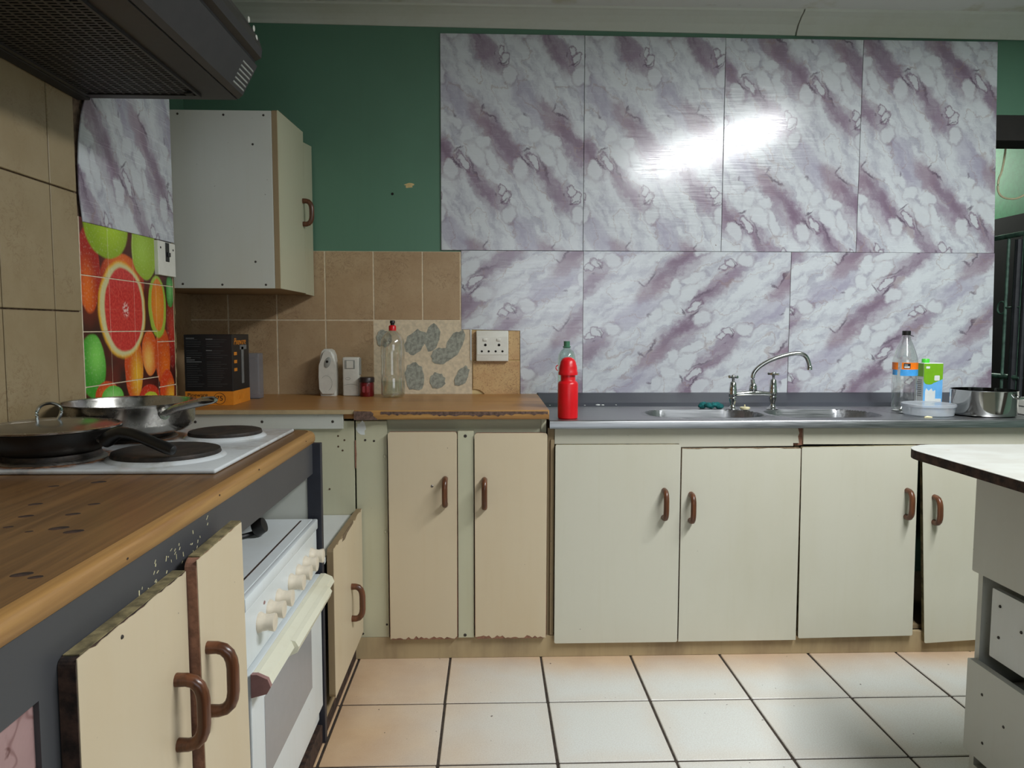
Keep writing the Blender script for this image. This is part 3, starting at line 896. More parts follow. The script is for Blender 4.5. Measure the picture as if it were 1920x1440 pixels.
# wooden worktop with chipped front edge
wt = thing('worktop', (-0.53, 2.88, 0.874), 'worn oak laminate worktop with chipped front edge along the back wall', 'worktop')
G().prism([(XREC + 0.002, YT - 0.001), (XREC + 0.002, 2.5775), (-0.47, 2.5775), (-0.47, 2.560), (0.2145, 2.560), (0.2145, YT - 0.001)], lambda u, v, d: (u, v, d), 0.876, 0.908).build('slab', 'wood_back', wt)
g = G()
prof = [(2.560, 0.908), (2.552, 0.9065), (2.547, 0.901), (2.546, 0.892), (2.547, 0.882), (2.551, 0.8765), (2.560, 0.875)]
a = [g.bm.verts.new((-0.468, y, z)) for y, z in prof]; b = [g.bm.verts.new((0.2145, y, z)) for y, z in prof]
for i in range(len(prof) - 1): g.bm.faces.new((a[i], a[i + 1], b[i + 1], b[i]))
g.bm.faces.new(a); g.bm.faces.new(b)
es = g.build('edge_strip', 'edge_back', wt, smooth=True)
# band of exposed core where the laminate edge has chipped away
rnd = random.Random(9)
n = 60
u_ = [-0.375 + (0.21 + 0.375) * i / n for i in range(n + 1)]
lo = [(u, 0.8965 - rnd.random() ** 2 * 0.008 - (0.004 if 20 < i < 45 else 0)) for i, u in enumerate(u_)]
hi = [(u, 0.9045) for u in u_]
G().prism(lo + list(reversed(hi)), FRONT(2.548), 0.0, 0.0028).build('chipped_core', 'core', wt)
G().prism([(-0.468, 0.8755), (-0.385, 0.8755), (-0.392, 0.882), (-0.402, 0.890), (-0.400, 0.898), (-0.410, 0.9055), (-0.468, 0.9065)], FRONT(2.548), 0.0, 0.003).build('bare_edge', 'core', wt)
G().prism(rrect(-1.07, -0.470, 0.8955, 0.9078, 0.004, 3), FRONT(2.5775), 0.0, 0.026).build('corner_filler', 'plinth', wt)

# ------------------------------------------------------------------ sink cabinet
sc_ = thing('sink_cabinet', (1.2, 2.88, 0.08), 'ivory sink base cabinet with four doors under the steel sink', 'cabinet')
g = G()
g.box(0.2125, 0.236, 2.583, 3.19, 0.08, 0.84); g.box(0.236, 2.28, 2.60, 3.19, 0.08, 0.096); g.box(2.262, 2.28, 2.583, 3.19, 0.08, 0.84)
g.box(1.115, 1.133, 2.60, 3.19, 0.096, 0.80)
g.build('carcass', 'tan', sc_)
G().box(0.2225, 0.236, 2.574, 2.583, 0.083, 0.80, 0.001, 1).build('side_stile', 'tan', sc_)
G().prism([(0.2375, 0.784), (0.684, 0.784), (0.688, 0.771), (1.10, 0.774), (1.10, 0.8415), (0.2375, 0.8415)], FRONT(2.590), 0, 0.013).build('fascia_board', 'cream_sink', sc_)
G().prism([(1.137, 0.780), (2.28, 0.776), (2.28, 0.839), (1.137, 0.8415)], FRONT(2.590), 0, 0.013).build('fascia_board', 'cream_sink', sc_)
G().prism([(1.101, 0.784), (1.122, 0.784), (1.118, 0.808), (1.122, 0.82), (1.116, 0.8405), (1.101, 0.8405)], FRONT(2.590), 0, 0.011).build('fascia_splinter', 'cream_sink', sc_)
G().box(1.098, 1.14, 2.586, 2.60, 0.775, 0.842).build('fascia_backing', 'chip_red', sc_)
fs = FRONT(2.5765)
d1 = board_door(sc_, fs, 0.2385, 0.687, 0.0575, 0.7835, 0.016, 0.006, 'cream_sink', 'chip_olive', 0, 0.0, 11)
handle_on(d1, FRONT(2.5595), 0.630, 0.510, 0.626)
d2 = board_door(sc_, rotated(fs, 0.9, 0.4, 0.002), 0.6905, 1.1235, 0.0595, 0.769, 0.0165, 0.006, 'cream_sink', 'chip', 0, 0.004, 13)
handle_on(d2, FRONT(2.5595), 0.727, 0.499, 0.612)
d3 = board_door(sc_, rotated(fs, 1.34, 0.4, 0.012), 1.1295, 1.5555, 0.068, 0.774, 0.0155, 0.006, 'cream_sink', 'chip_olive', 0, 0, 17)
handle_on(d3, FRONT(2.5605), 1.5165, 0.507, 0.621)
d4 = board_door(sc_, rotated(FRONT(2.575), 1.78, 0.4, 0.056), 1.585, 1.985, 0.052, 0.757, 0.016, 0.006, 'cream_sink', 'chip_olive', 0, 0, 19)
handle_on(d4, rotated(FRONT(2.558), 1.62, 0.54, 0.03), 1.6185, 0.487, 0.597)
G().box(1.99, 2.262, 2.575, 2.59, 0.06, 0.77, 0.001, 1).build('end_panel', 'cream_sink', sc_)
G().box(1.552, 1.75, 2.584, 2.60, 0.764, 0.779).build('rail', 'chip_red', sc_)

# stainless sink top: one pressed sheet with two bowls
SX0, SX1, SY0, SY1, SZ = 0.2165, 2.262, 2.552, 2.992, 0.872
def bowl(x, y, x0, x1, y0, y1, r, depth):
    cx, cy = (x0 + x1) / 2, (y0 + y1) / 2
    qx, qy = abs(x - cx) - (x1 - x0) / 2 + r, abs(y - cy) - (y1 - y0) / 2 + r
    d = math.hypot(max(qx, 0), max(qy, 0)) + min(max(qx, qy), 0) - r
    if d > 0.012: return 0.0
    if d > 0.0: return 0.003 * math.sin(PI * d / 0.012)
    t_ = min(1.0, -d / 0.045)
    return -depth * (1 - (1 - t_) ** 3)
g = G()
nx, ny = 290, 74
V = []
for j in range(ny + 1):
    y = SY0 + (SY1 - SY0) * j / ny
    row = []
    for i in range(nx + 1):
        x = SX0 + (SX1 - SX0) * i / nx
        z = SZ + bowl(x, y, 0.60, 1.030, 2.600, 2.858, 0.11, 0.14) + bowl(x, y, 1.065, 1.475, 2.600, 2.858, 0.11, 0.13)
        if 1.52 < x < 2.2 and 2.60 < y < 2.93:
            z -= 0.0016 * (1 + math.cos((x - 1.52) * 2 * PI / 0.034)) * min(1, (x - 1.52) / 0.03)
        row.append(g.bm.verts.new((x, y, z)))
    V.append(row)
for j in range(ny):
    for i in range(nx): g.bm.faces.new((V[j][i], V[j][i + 1], V[j + 1][i + 1], V[j + 1][i]))
prof = [(SY0, SZ), (SY0 - 0.004, SZ - 0.001), (SY0 - 0.007, SZ - 0.005), (SY0 - 0.007, SZ - 0.029), (SY0 + 0.004, SZ - 0.031)]
a = [g.bm.verts.new((SX0, y, z)) for y, z in prof]; b = [g.bm.verts.new((SX1, y, z)) for y, z in prof]
for i in range(len(prof) - 1): g.bm.faces.new((a[i], b[i], b[i + 1], a[i + 1]))
sink = g.build('kitchen_sink', 'sink', None, smooth=True)
tag(sink, 'stainless steel double bowl sink top with ribbed drainer', 'sink')
# dark painted fillet between sink and wall
g = G()
g.prism([(2.990, 0.868), (3.196, 0.868), (3.196, 0.913), (3.165, 0.9125), (3.02, 0.886), (2.992, 0.874)], lambda u, v, d: (d, u, v), 0.2165, 2.26)
upst = st(g.build('trim_sink_upstand', 'band'))
for k, (x, y, z, r_) in enumerate([(0.455, 3.0, 0.879, 0.010), (0.475, 3.0, 0.8785, 0.007), (0.40, 2.999, 0.878, 0.004), (0.255, 2.999, 0.878, 0.004), (0.53, 3.0, 0.879, 0.004)]):
    G().ball((x, y, z), r_, 0.004, r_ * 0.35, 8).build('paint_flake', 'white', upst)

# ---- mixer tap
tp = thing('mixer_tap', (1.055, 2.875, SZ), 'chrome bridge mixer tap with swan neck spout behind the sink bowls', 'tap')
TY = 2.878
for x, zt, nm in ((0.978, 1.004, 0), (1.140, 1.016, 1)):
    h_ = zt - SZ
    pr = [(0.0, 0), (0.024, 0), (0.024, 0.004), (0.014, 0.010), (0.009, 0.018), (0.010, 0.026), (0.013, 0.034), (0.015, 0.046), (0.0155, 0.05), (0.0145, 0.052), (0.016, 0.056), (0.016, 0.074), (0.0145, 0.078), (0.015, 0.082), (0.012, 0.112), (0.008, 0.116), (0.005, 0.118), (0.0, 0.118)]
    k_ = h_ / 0.136
    pil = G().lathe([(r_, z * k_) for r_, z in pr], x, TY, SZ, 20).build('pillar', 'chrome', tp, smooth=True)
    g = G()
    zz = SZ + h_
    g.lathe([(0.005, -0.022), (0.0055, -0.008), (0.009, -0.003), (0.009, 0.003), (0.006, 0.007), (0, 0.008)], x, TY, zz, 14)
    for q in range(4):
        a_ = 0.5 + q * PI / 2 + nm * 0.3
        g.tube([(x, TY, zz - 0.001), (x + 0.012 * math.cos(a_), TY + 0.012 * math.sin(a_), zz - 0.001), (x + 0.022 * math.cos(a_), TY + 0.022 * math.sin(a_), zz)], [0.004, 0.0042, 0.0055], 8)
    g.build('cross_handle', 'chrome', pil, smooth=True)
g = G(); g.tube([(0.978, TY, 0.934), (1.02, TY, 0.937), (1.06, TY, 0.939), (1.10, TY, 0.937), (1.140, TY, 0.934)], [0.008, 0.010, 0.0125, 0.010, 0.008], 12)
g.build('bridge', 'chrome', tp, smooth=True)
G().lathe([(0.013, 0), (0.0155, 0.006), (0.0155, 0.022), (0.012, 0.03), (0.009, 0.034)], 1.059, TY, 0.944, 16).build('spout_collar', 'chrome', tp, smooth=True)
ctrl = [(1.059, 0.970), (1.056, 1.000), (1.062, 1.022), (1.082, 1.045), (1.118, 1.068), (1.165, 1.086), (1.205, 1.096), (1.235, 1.098), (1.258, 1.088), (1.270, 1.066), (1.275, 1.046)]
def smooth_path(pts, n=4):
    out = []
    P_ = [pts[0]] + list(pts) + [pts[-1]]
    for i in range(1, len(P_) - 2):
        for k in range(n):
            t_ = k / n
            out.append(tuple(0.5 * ((2 * b_) + (-a_ + c_) * t_ + (2 * a_ - 5 * b_ + 4 * c_ - d_) * t_ * t_ + (-a_ + 3 * b_ - 3 * c_ + d_) * t_ ** 3) for a_, b_, c_, d_ in zip(P_[i - 1], P_[i], P_[i + 1], P_[i + 2])))
    out.append(tuple(pts[-1]))
    return out
sp_ = G().tube([(x, TY - 0.02 * (x - 1.06) / 0.2, z) for x, z in smooth_path(ctrl)], 0.0085, 12).build('spout', 'chrome', tp, smooth=True)
G().lathe([(0.0085, 0.016), (0.0105, 0.013), (0.0105, 0), (0, 0)], 1.2755, TY - 0.021, 1.033, 14).build('aerator', 'chrome', sp_, smooth=True)

# ---- small things on the sink
g = G()
rnd = random.Random(2)
for k in range(7):
    g.ball((0.865 + k * 0.012 + rnd.uniform(-.005, .005), 2.915 + rnd.uniform(-.012, .012), SZ + 0.010 + rnd.uniform(0, 0.008)), 0.017, 0.013, 0.011, 12)
for v in g.bm.verts:
    v.co += Vector((rnd.uniform(-.0015, .0015), rnd.uniform(-.0015, .0015), rnd.uniform(-.0015, .0015)))
    v.co.z = max(v.co.z, SZ + 0.0005)
tag(g.build('dish_cloth', 'teal', None, smooth=True), 'crumpled teal dish cloth beside the tap on the sink', 'cloth')
pl = thing('sink_plug', (1.022, 2.845, SZ), 'small ivory rubber sink plug lying between the taps', 'plug')
G().lathe([(0, 0), (0.017, 0), (0.020, 0.004), (0.020, 0.008), (0.016, 0.010), (0, 0.010)], 1.022, 2.862, SZ + 0.003, 18).build('stopper', 'ivory', pl, smooth=True)
G().tube([(1.022, 2.862, SZ + 0.012), (1.021, 2.862, SZ + 0.022)], 0.0025, 8).build('stud', 'ivory', pl)

rb = thing('sports_bottle', (0.287, 2.612, SZ), 'bright red plastic sports bottle at the left end of the sink', 'bottle')
bx, by = 0.287, 2.612
G().lathe([(0, 0), (0.033, 0), (0.036, 0.003), (0.0365, 0.05), (0.0365, 0.124), (0.034, 0.131), (0.028, 0.135), (0.0265, 0.138), (0.0265, 0.160)], bx, by, SZ, 32).build('body', 'red', rb, smooth=True)
cp = G().lathe([(0.0265, 0.157), (0.0345, 0.157), (0.035, 0.166), (0.033, 0.170), (0.0325, 0.182), (0.031, 0.190), (0.029, 0.196), (0.027, 0.205), (0.021, 0.214), (0.012, 0.2195), (0, 0.221)], bx, by, SZ, 32).build('cap', 'red', rb, smooth=True)
g = G(); g.tube([(bx - 0.036 - 0.008 * math.sin(t_), by, SZ + 0.182 + 0.009 * math.cos(t_)) for t_ in [PI * k / 10 for k in range(11)]], 0.0018, 8)
g.build('strap_loop', 'red', cp, smooth=True)

gb2 = thing('green_neck_bottle', (0.316, 2.93, SZ), 'clear bottle with green neck standing behind the red sports bottle', 'bottle')
x, y = 0.316, 2.93
G().lathe([(0, 0), (0.032, 0), (0.036, 0.006), (0.036, 0.20), (0.034, 0.215), (0.026, 0.232), (0.016, 0.243), (0.0125, 0.248)], x, y, SZ, 24).build('body', 'clear_green', gb2, smooth=True)
G().lathe([(0.0125, 0.245), (0.016, 0.248), (0.016, 0.251), (0.0125, 0.253), (0.0125, 0.272), (0.0105, 0.272), (0.0105, 0.25)], x, y, SZ, 20).build('neck', 'green_neck', gb2, smooth=True)

ob = thing('soft_drink_bottle', (1.655, 2.845, SZ), 'clear plastic drink bottle with orange and blue label and black cap', 'bottle')
x, y = 1.655, 2.845
prof_b = [(0, 0.002), (0.038, 0), (0.0445, 0.008), (0.045, 0.10), (0.0435, 0.125), (0.045, 0.135), (0.0455, 0.20), (0.043, 0.212), (0.036, 0.235), (0.026, 0.262), (0.018, 0.282), (0.0145, 0.290)]
G().lathe(prof_b, x, y, SZ, 28).build('body', 'clear', ob, smooth=True)
G().lathe([(0.0145, 0.287), (0.017, 0.289), (0.017, 0.292), (0.013, 0.294), (0.013, 0.302)], x, y, SZ, 20).build('neck', 'clear', ob, smooth=True)
cp = G().lathe([(0.0150, 0.2985), (0.0155, 0.300), (0.0155, 0.315), (0.014, 0.3165), (0, 0.3165)], x, y, SZ, 20).build('cap', 'black', ob, smooth=True)
G().tube([(x + 0.013, y, SZ + 0.300), (x + 0.022, y, SZ + 0.297), (x + 0.030, y, SZ + 0.2945)], 0.0015, 6).build('cap_strap', 'black', cp)
def label_band(z0, z1, r, a0, a1, mat, parent, name):
    g = G()
    n_ = 20
    lo = [g.bm.verts.new((x + r * math.cos(a0 + (a1 - a0) * k / n_), y + r * math.sin(a0 + (a1 - a0) * k / n_), SZ + z0)) for k in range(n_ + 1)]
    hi = [g.bm.verts.new((v.co.x, v.co.y, SZ + z1)) for v in lo]
    for k in range(n_): g.bm.faces.new((lo[k], lo[k + 1], hi[k + 1], hi[k]))
    return g.build(name, mat, parent, smooth=True)
FR = math.atan2(-2.845, -1.655)
lab = label_band(0.165, 0.192, 0.0462, FR - 0.25, FR + 1.5, 'label_orange', ob, 'label')
label_band(0.140, 0.165, 0.0462, FR - 0.35, FR + 1.5, 'label_blue', ob, 'lower_label')
label_band(0.163, 0.192, 0.0462, FR - 1.5, FR - 0.55, 'label_orange', ob, 'label')
label_band(0.142, 0.163, 0.0462, FR - 1.2, FR - 0.6, 'label_blue', ob, 'lower_label')
label_band(0.169, 0.189, 0.0466, FR - 0.10, FR + 0.42, 'box_black', lab, 'logo_patch')
label_band(0.1715, 0.1775, 0.0469, FR - 0.05, FR + 0.36, 'print_white', lab, 'logo_line')
label_band(0.1815, 0.1835, 0.0469, FR - 0.05, FR + 0.2, 'print_white', lab, 'logo_line')

ct = thing('milk_carton', (1.805, 2.94, SZ), 'green and blue drink carton with bright green cap behind the tub', 'carton')
X0, X1, Y0, Y1, H = 1.772, 1.851, 2.910, 2.972, 0.186
cbody = G().box(X0, X1, Y0, Y1, SZ, SZ + H, 0.002, 2).build('body', 'carton_white', ct)
fy = Y0 - 0.0004
def printed(outline, mat, name='print', d=0.0003, parent=None, y0=Y0):
    return G().prism(outline, FRONT(y0), 0.0, d).build(name, mat, parent or cbody)
printed([(X0, SZ + 0.125), (X0 + 0.045, SZ + 0.105), (X1, SZ + 0.12), (X1, SZ + H - 0.003), (X0, SZ + H - 0.003)], 'carton_green', d=0.0006)
printed([(X0, SZ + 0.002), (X1, SZ + 0.002), (X1, SZ + 0.124), (X0, SZ + 0.126)], 'carton_blue', d=0.0003)
printed(rrect(X0, X0 + 0.046, SZ + 0.098, SZ + 0.16, 0.018, 4, (1, 1, 0, 0)), 'carton_green', d=0.0008)
printed([(X0 + 0.008, SZ + 0.01), (X0 + 0.05, SZ + 0.01), (X0 + 0.05, SZ + 0.075), (X0 + 0.040, SZ + 0.070), (X0 + 0.034, SZ + 0.082), (X0 + 0.022, SZ + 0.072), (X0 + 0.012, SZ + 0.083), (X0 + 0.008, SZ + 0.07)], 'carton_white', d=0.0008)
printed(rrect(X0 + 0.044, X0 + 0.066, SZ + 0.114, SZ + 0.135, 0.003, 2), 'carton_white', d=0.001)
printed(rrect(X0 + 0.008, X0 + 0.024, SZ + 0.163, SZ + 0.172, 0.002, 2), 'carton_white', d=0.001)
printed(rrect(X0 + 0.050, X1 - 0.004, SZ + 0.025, SZ + 0.04, 0.002, 2), 'carton_white', d=0.001)
G().prism([(Y0 + 0.002, SZ + 0.13), (Y1 - 0.002, SZ + 0.13), (Y1 - 0.002, SZ + H - 0.003), (Y0 + 0.002, SZ + H - 0.003)], lambda u, v, d: (X0 - d, u, v), 0.0, 0.0004).build('side_print', 'carton_green', cbody)
g = G()
for k in range(9): g.box(X0 - 0.0006, X0 - 0.0001, Y0 + 0.01, Y1 - 0.012 - 0.006 * (k % 3), SZ + 0.05 + k * 0.008, SZ + 0.0525 + k * 0.008)
g.build('side_text', 'print_grey', cbody)
G().lathe([(0, 0), (0.014, 0), (0.0145, 0.002), (0.0145, 0.015), (0.013, 0.017), (0, 0.017)], X0 + 0.018, Y0 + 0.022, SZ + H - 0.001, 18).build('cap', 'cap_green', ct, smooth=True)

tb = thing('plastic_tub', (1.667, 2.70, SZ), 'round frosted plastic tub with lid in front of the carton', 'tub')
G().lathe([(0, 0), (0.082, 0), (0.086, 0.003), (0.090, 0.038)], 1.667, 2.70, SZ, 36).build('bowl', 'tub', tb, smooth=True)
G().lathe([(0.089, 0.034), (0.0935, 0.034), (0.0935, 0.042), (0.090, 0.044), (0.084, 0.044), (0.082, 0.042), (0, 0.042)], 1.667, 2.70, SZ, 36).build('lid', 'tub', tb, smooth=True)

po = thing('saucepan', (1.872, 2.69, SZ), 'polished stainless steel saucepan at the right end of the sink', 'pot')
x, y = 1.872, 2.69
G().lathe([(0, 0.001), (0.098, 0.0), (0.108, 0.004), (0.1105, 0.012), (0.1105, 0.094), (0.1125, 0.0965), (0.1095, 0.0965), (0.1085, 0.012), (0.10, 0.005), (0, 0.005)], x, y, SZ, 64).build('body', 'pot', po, smooth=True)
a_ = -0.9
g = G()
px_ = [(x + (0.110 + d_) * math.cos(a_ + s_), y + (0.110 + d_) * math.sin(a_ + s_), SZ + 0.072) for s_, d_ in ((-.22, 0.0), (-.20, 0.014), (-.1, 0.020), (.1, 0.020), (.20, 0.014), (.22, 0.0))]
g.tube(px_, 0.004, 8)
g.build('side_handle', 'pot', po, smooth=True)

for k, (x, y, r_, lb) in enumerate([(1.868, 2.862, 0.020, 'pale garlic bulb half hidden between the carton and saucepan'), (1.772, 2.742, 0.011, 'small pinkish garlic clove beside the tub lid')]):
    g = G().ball((x, y, SZ + r_ * 0.8), r_, r_ * 0.9, r_ * 0.8, 12)
    g.tube([(x, y, SZ + r_ * 1.4), (x + 0.003, y, SZ + r_ * 1.85)], [0.004, 0.0015], 6)
    tag(g.build('garlic_bulb' if k == 0 else 'garlic_clove', 'shell', None, smooth=True), lb, 'garlic')
g = G()
g.lathe([(0, 0.002), (0.010, 0.003), (0.017, 0.006), (0.018, 0.008), (0.016, 0.007), (0.009, 0.004), (0, 0.0035)], 0, 0, 0, 20, 1.35, 1.0)
g.xf(Matrix.Translation((1.597, 2.785, SZ)) @ Matrix.Rotation(-0.4, 4, 'Z'))
g.tube([(1.612, 2.792, SZ + 0.008), (1.64, 2.806, SZ + 0.010), (1.70, 2.832, SZ + 0.006)], [0.004, 0.003, 0.004], 8)
tag(g.build('teaspoon', 'chrome', None, smooth=True), 'metal teaspoon lying left of the frosted tub', 'spoon')
g = G().tube([(1.592, 2.600, SZ + 0.002), (1.605, 2.602, SZ + 0.003), (1.62, 2.598, SZ + 0.002)], [0.0025, 0.004, 0.0025], 8)
tag(g.build('food_scrap', 'ivory', None), 'pale yellow food scrap in front of the frosted tub', 'scrap')
wtb = thing('storage_box', (2.06, 2.70, SZ), 'off-white plastic box at the right picture edge behind the saucepan', 'box')
G().box(2.030, 2.13, 2.68, 2.78, SZ, SZ + 0.030, 0.003, 2).build('base', 'device', wtb)
G().box(2.028, 2.132, 2.678, 2.782, SZ + 0.031, SZ + 0.058, 0.003, 2).build('lid', 'device', wtb)

# ------------------------------------------------------------------ things on the wooden worktop
WZ = 0.908
bx_ = thing('appliance_box', (-1.03, 2.83, WZ), 'black appliance box with orange band and 75 badge on the worktop', 'box')
X0, X1, Y0, Y1, H = -1.122, -0.947, 2.735, 2.925, 0.262
body = G().box(X0, X1, Y0, Y1, WZ, WZ + H, 0.001, 1).build('carton', 'box_black', bx_)
g = G(); g.box(X0 - 0.0005, X1 + 0.0005, Y0 - 0.0005, Y1 + 0.0005, WZ + 0.0005, WZ + 0.052)
band = g.build('orange_band', 'box_orange', bx_)
text('lettering', 'Pineware', 0.020, 'box_black', band, (X0 + 0.045, Y0 - 0.0008, WZ + 0.038), FACE_CAM)
text('lettering', '75', 0.026, 'box_black', band, (X0 + 0.125, Y0 - 0.0008, WZ + 0.025), FACE_CAM)
g = G(); g.tube([(X0 + 0.125 + 0.021 * math.cos(a_), Y0 - 0.0006, WZ + 0.025 + 0.021 * math.sin(a_)) for a_ in [2 * PI * k / 28 for k in range(29)]], 0.0009, 5, caps=False)
g.build('badge_ring', 'box_black', band)
rnd = random.Random(21)
for col_, (u0, u1) in enumerate(((0.008, 0.070), (0.082, 0.160))):
    g = G()
    for k in range(22):
        if k in (4, 9): continue
        zz = WZ + H - 0.020 - k * 0.0082
        g.box(X0 + u0, X0 + u0 + (u1 - u0) * rnd.uniform(0.6, 1.0), Y0 - 0.0004, Y0 - 0.0001, zz, zz + 0.0022)
    g.build('printed_text', plain('faint_print', C(62, 64, 64), 0.6) if col_ == 0 else bpy.data.materials['faint_print'], body, kind='stuff')
g = G()
for (u, z, w_) in ((0.008, 0.250, 0.030), (0.080, 0.247, 0.025), (0.008, 0.178, 0.016), (0.008, 0.170, 0.030), (0.008, 0.163, 0.055), (0.080, 0.205, 0.022)):
    g.box(X0 + u, X0 + u + w_, Y0 - 0.0008, Y0 - 0.0004, WZ + z - 0.003, WZ + z)
g.build('printed_heading', 'print_grey', body, kind='stuff')
SIDE_ROT = Matrix.Rotation(PI / 2, 3, 'Z') @ FACE_CAM
text('lettering', 'Pineware', 0.036, 'box_orange', body, (X1 + 0.0006, Y0 + 0.085, WZ + 0.235), SIDE_ROT, shear=0.3)
text('lettering', '4 in 1', 0.030, 'box_orange', band, (X1 + 0.0010, Y0 + 0.07, WZ + 0.026), SIDE_ROT)
g = G()
for k in range(3): g.box(X1, X1 + 0.0008, Y0 + 0.02, Y0 + 0.05, WZ + 0.185 - k * 0.03, WZ + 0.197 - k * 0.03)
g.build('side_icon', 'box_orange', body)
g = G(); g.box(X1, X1 + 0.0009, Y0 + 0.10, Y0 + 0.125, WZ + 0.075, WZ + 0.215); g.box(X1, X1 + 0.0009, Y0 + 0.085, Y0 + 0.16, WZ + 0.205, WZ + 0.222)
g.build('product_picture', 'print_grey', body)
tag(G().box(-1.01, -0.925, 2.975, 3.035, WZ, WZ + 0.185, 0.004, 2).build('plastic_sleeve', 'sheet_blue'), 'pale bluish translucent plastic sleeve standing behind the black box', 'container')

af = thing('air_freshener', (-0.667, 3.10, WZ), 'white oval air freshener dispenser leaning against beige tiles', 'dispenser')
cx_, n_ = -0.678, 32
def dispenser_outline(s=1.0):
    pts = []
    for (u, v) in [(-0.030, 0.0), (-0.034, 0.03), (-0.036, 0.08), (-0.0345, 0.13), (-0.030, 0.170), (-0.023, 0.190), (-0.012, 0.199), (0.010, 0.199), (0.022, 0.192), (0.030, 0.172), (0.0345, 0.13), (0.036, 0.08), (0.0355, 0.03), (0.034, 0.0)]:
        pts.append((cx_ + u * s, WZ + 0.1 + (v - 0.1) * s))
    return list(reversed(pts))
g = G(); g.prism(dispenser_outline(), FRONT(3.15), 0.0, 0.055)
bmesh.ops.bevel(g.bm, geom=[e_ for e_ in g.bm.edges if all(abs(v.co.y - 3.095) < 1e-5 for v in e_.verts)], offset=0.010, segments=3, affect='EDGES')
g.build('casing', 'device', af, smooth=True)
g = G(); g.lathe([(0, 0.002), (0.012, 0.0018), (0.016, 0.0)], 0, 0, 0, 20, 0.8, 1.5); g.xf(Matrix.Translation((cx_ + 0.002, 3.094, WZ + 0.142)) @ Matrix.Rotation(PI / 2, 4, 'X') @ Matrix.Rotation(-0.35, 4, 'Z'))
noz = g.build('nozzle_recess', 'device_grey', af, smooth=True)
g = G(); g.lathe([(0, 0.001), (0.0055, 0.001), (0.0055, 0.0)], 0, 0, 0, 14); g.xf(Matrix.Translation((cx_ + 0.001, 3.0922, WZ + 0.146)) @ Matrix.Rotation(PI / 2, 4, 'X'))
g.build('nozzle', 'hole', noz)
g = G(); g.tube([(cx_ - 0.004 + 0.024 * math.cos(a_), 3.0948, WZ + 0.055 + 0.032 * math.sin(a_)) for a_ in [-1.2 + 3.6 * k / 16 for k in range(17)]], 0.0007, 5)
g.build('moulded_line', 'device_grey', af)

ms = thing('motion_sensor', (-0.575, 3.10, WZ), 'white plastic sensor box with small grey window on the worktop', 'sensor')
g = G(); g.box(-0.6145, -0.546, 3.10, 3.145, WZ, WZ + 0.164, 0.005, 3); g.build('casing', 'device', ms, smooth=True)
G().box(-0.606, -0.562, 3.0985, 3.101, WZ + 0.115, WZ + 0.152, 0.001, 1).build('window', 'device_grey', ms)
G().box(-0.598, -0.570, 3.0975, 3.0995, WZ + 0.118, WZ + 0.149, 0.001, 1).build('lens', 'device', ms)
G().box(-0.546, -0.541, 3.11, 3.135, WZ + 0.09, WZ + 0.16, 0.001, 1).build('side_button', 'device_grey', ms)
g = G(); g.tube([(-0.592 + 0.010 * math.cos(a_), 3.0995, WZ + 0.074 + 0.005 * math.sin(a_)) for a_ in [2 * PI * k / 16 for k in range(17)]], 0.0007, 5, caps=False); g.build('badge', 'device_grey', ms)
g = G(); g.tube([(-0.61 + 0.06 * k / 12, 3.0995, WZ + 0.045 + 0.006 * math.sin(k / 12 * PI)) for k in range(13)], 0.0006, 5); g.build('moulded_line', 'device_grey', ms)

jr = thing('red_jar', (-0.509, 3.09, WZ), 'small dark red jar with dark lid beside the clear bottle', 'jar')
jb = G().lathe([(0, 0), (0.027, 0), (0.0295, 0.004), (0.0295, 0.055), (0.027, 0.062)], -0.511, 3.09, WZ, 24).build('body', 'jar_red', jr, smooth=True)
G().lathe([(0.028, 0.060), (0.0315, 0.060), (0.0315, 0.078), (0.029, 0.081), (0, 0.081)], -0.511, 3.09, WZ, 24).build('lid', 'jar_dark', jr, smooth=True)
G().prism(rrect(-0.526, -0.497, WZ + 0.018, WZ + 0.045, 0.006, 3), FRONT(3.0625), 0.0, 0.0015).build('label', plain('faded_red_label', C(150, 60, 64), 0.4), jr)

b2 = thing('water_bottle', (-0.397, 3.055, WZ), 'tall clear plastic bottle with red sports cap and water inside', 'bottle')
x, y = -0.397, 3.055
G().lathe([(0, 0.006), (0.03, 0.0), (0.040, 0.001), (0.0495, 0.010), (0.0495, 0.075), (0.0475, 0.085), (0.0495, 0.095), (0.0475, 0.15), (0.0495, 0.16), (0.0495, 0.215), (0.047, 0.235), (0.037, 0.258), (0.022, 0.272), (0.0145, 0.279)], x, y, WZ, 32).build('body', 'clear', b2, smooth=True)
G().lathe([(0, 0.008), (0.038, 0.004), (0.0475, 0.012), (0.0475, 0.068), (0, 0.068)], x, y, WZ, 28).build('water', 'water', b2, smooth=True)
cp = G().lathe([(0.0145, 0.276), (0.0155, 0.276), (0.0155, 0.294), (0.012, 0.299), (0, 0.299)], x, y, WZ, 20).build('cap', 'red', b2, smooth=True)
G().lathe([(0.008, 0.298), (0.008, 0.306), (0.0105, 0.308), (0.0105, 0.316), (0.008, 0.319), (0, 0.319)], x, y, WZ, 16).build('nozzle', 'black', cp, smooth=True)

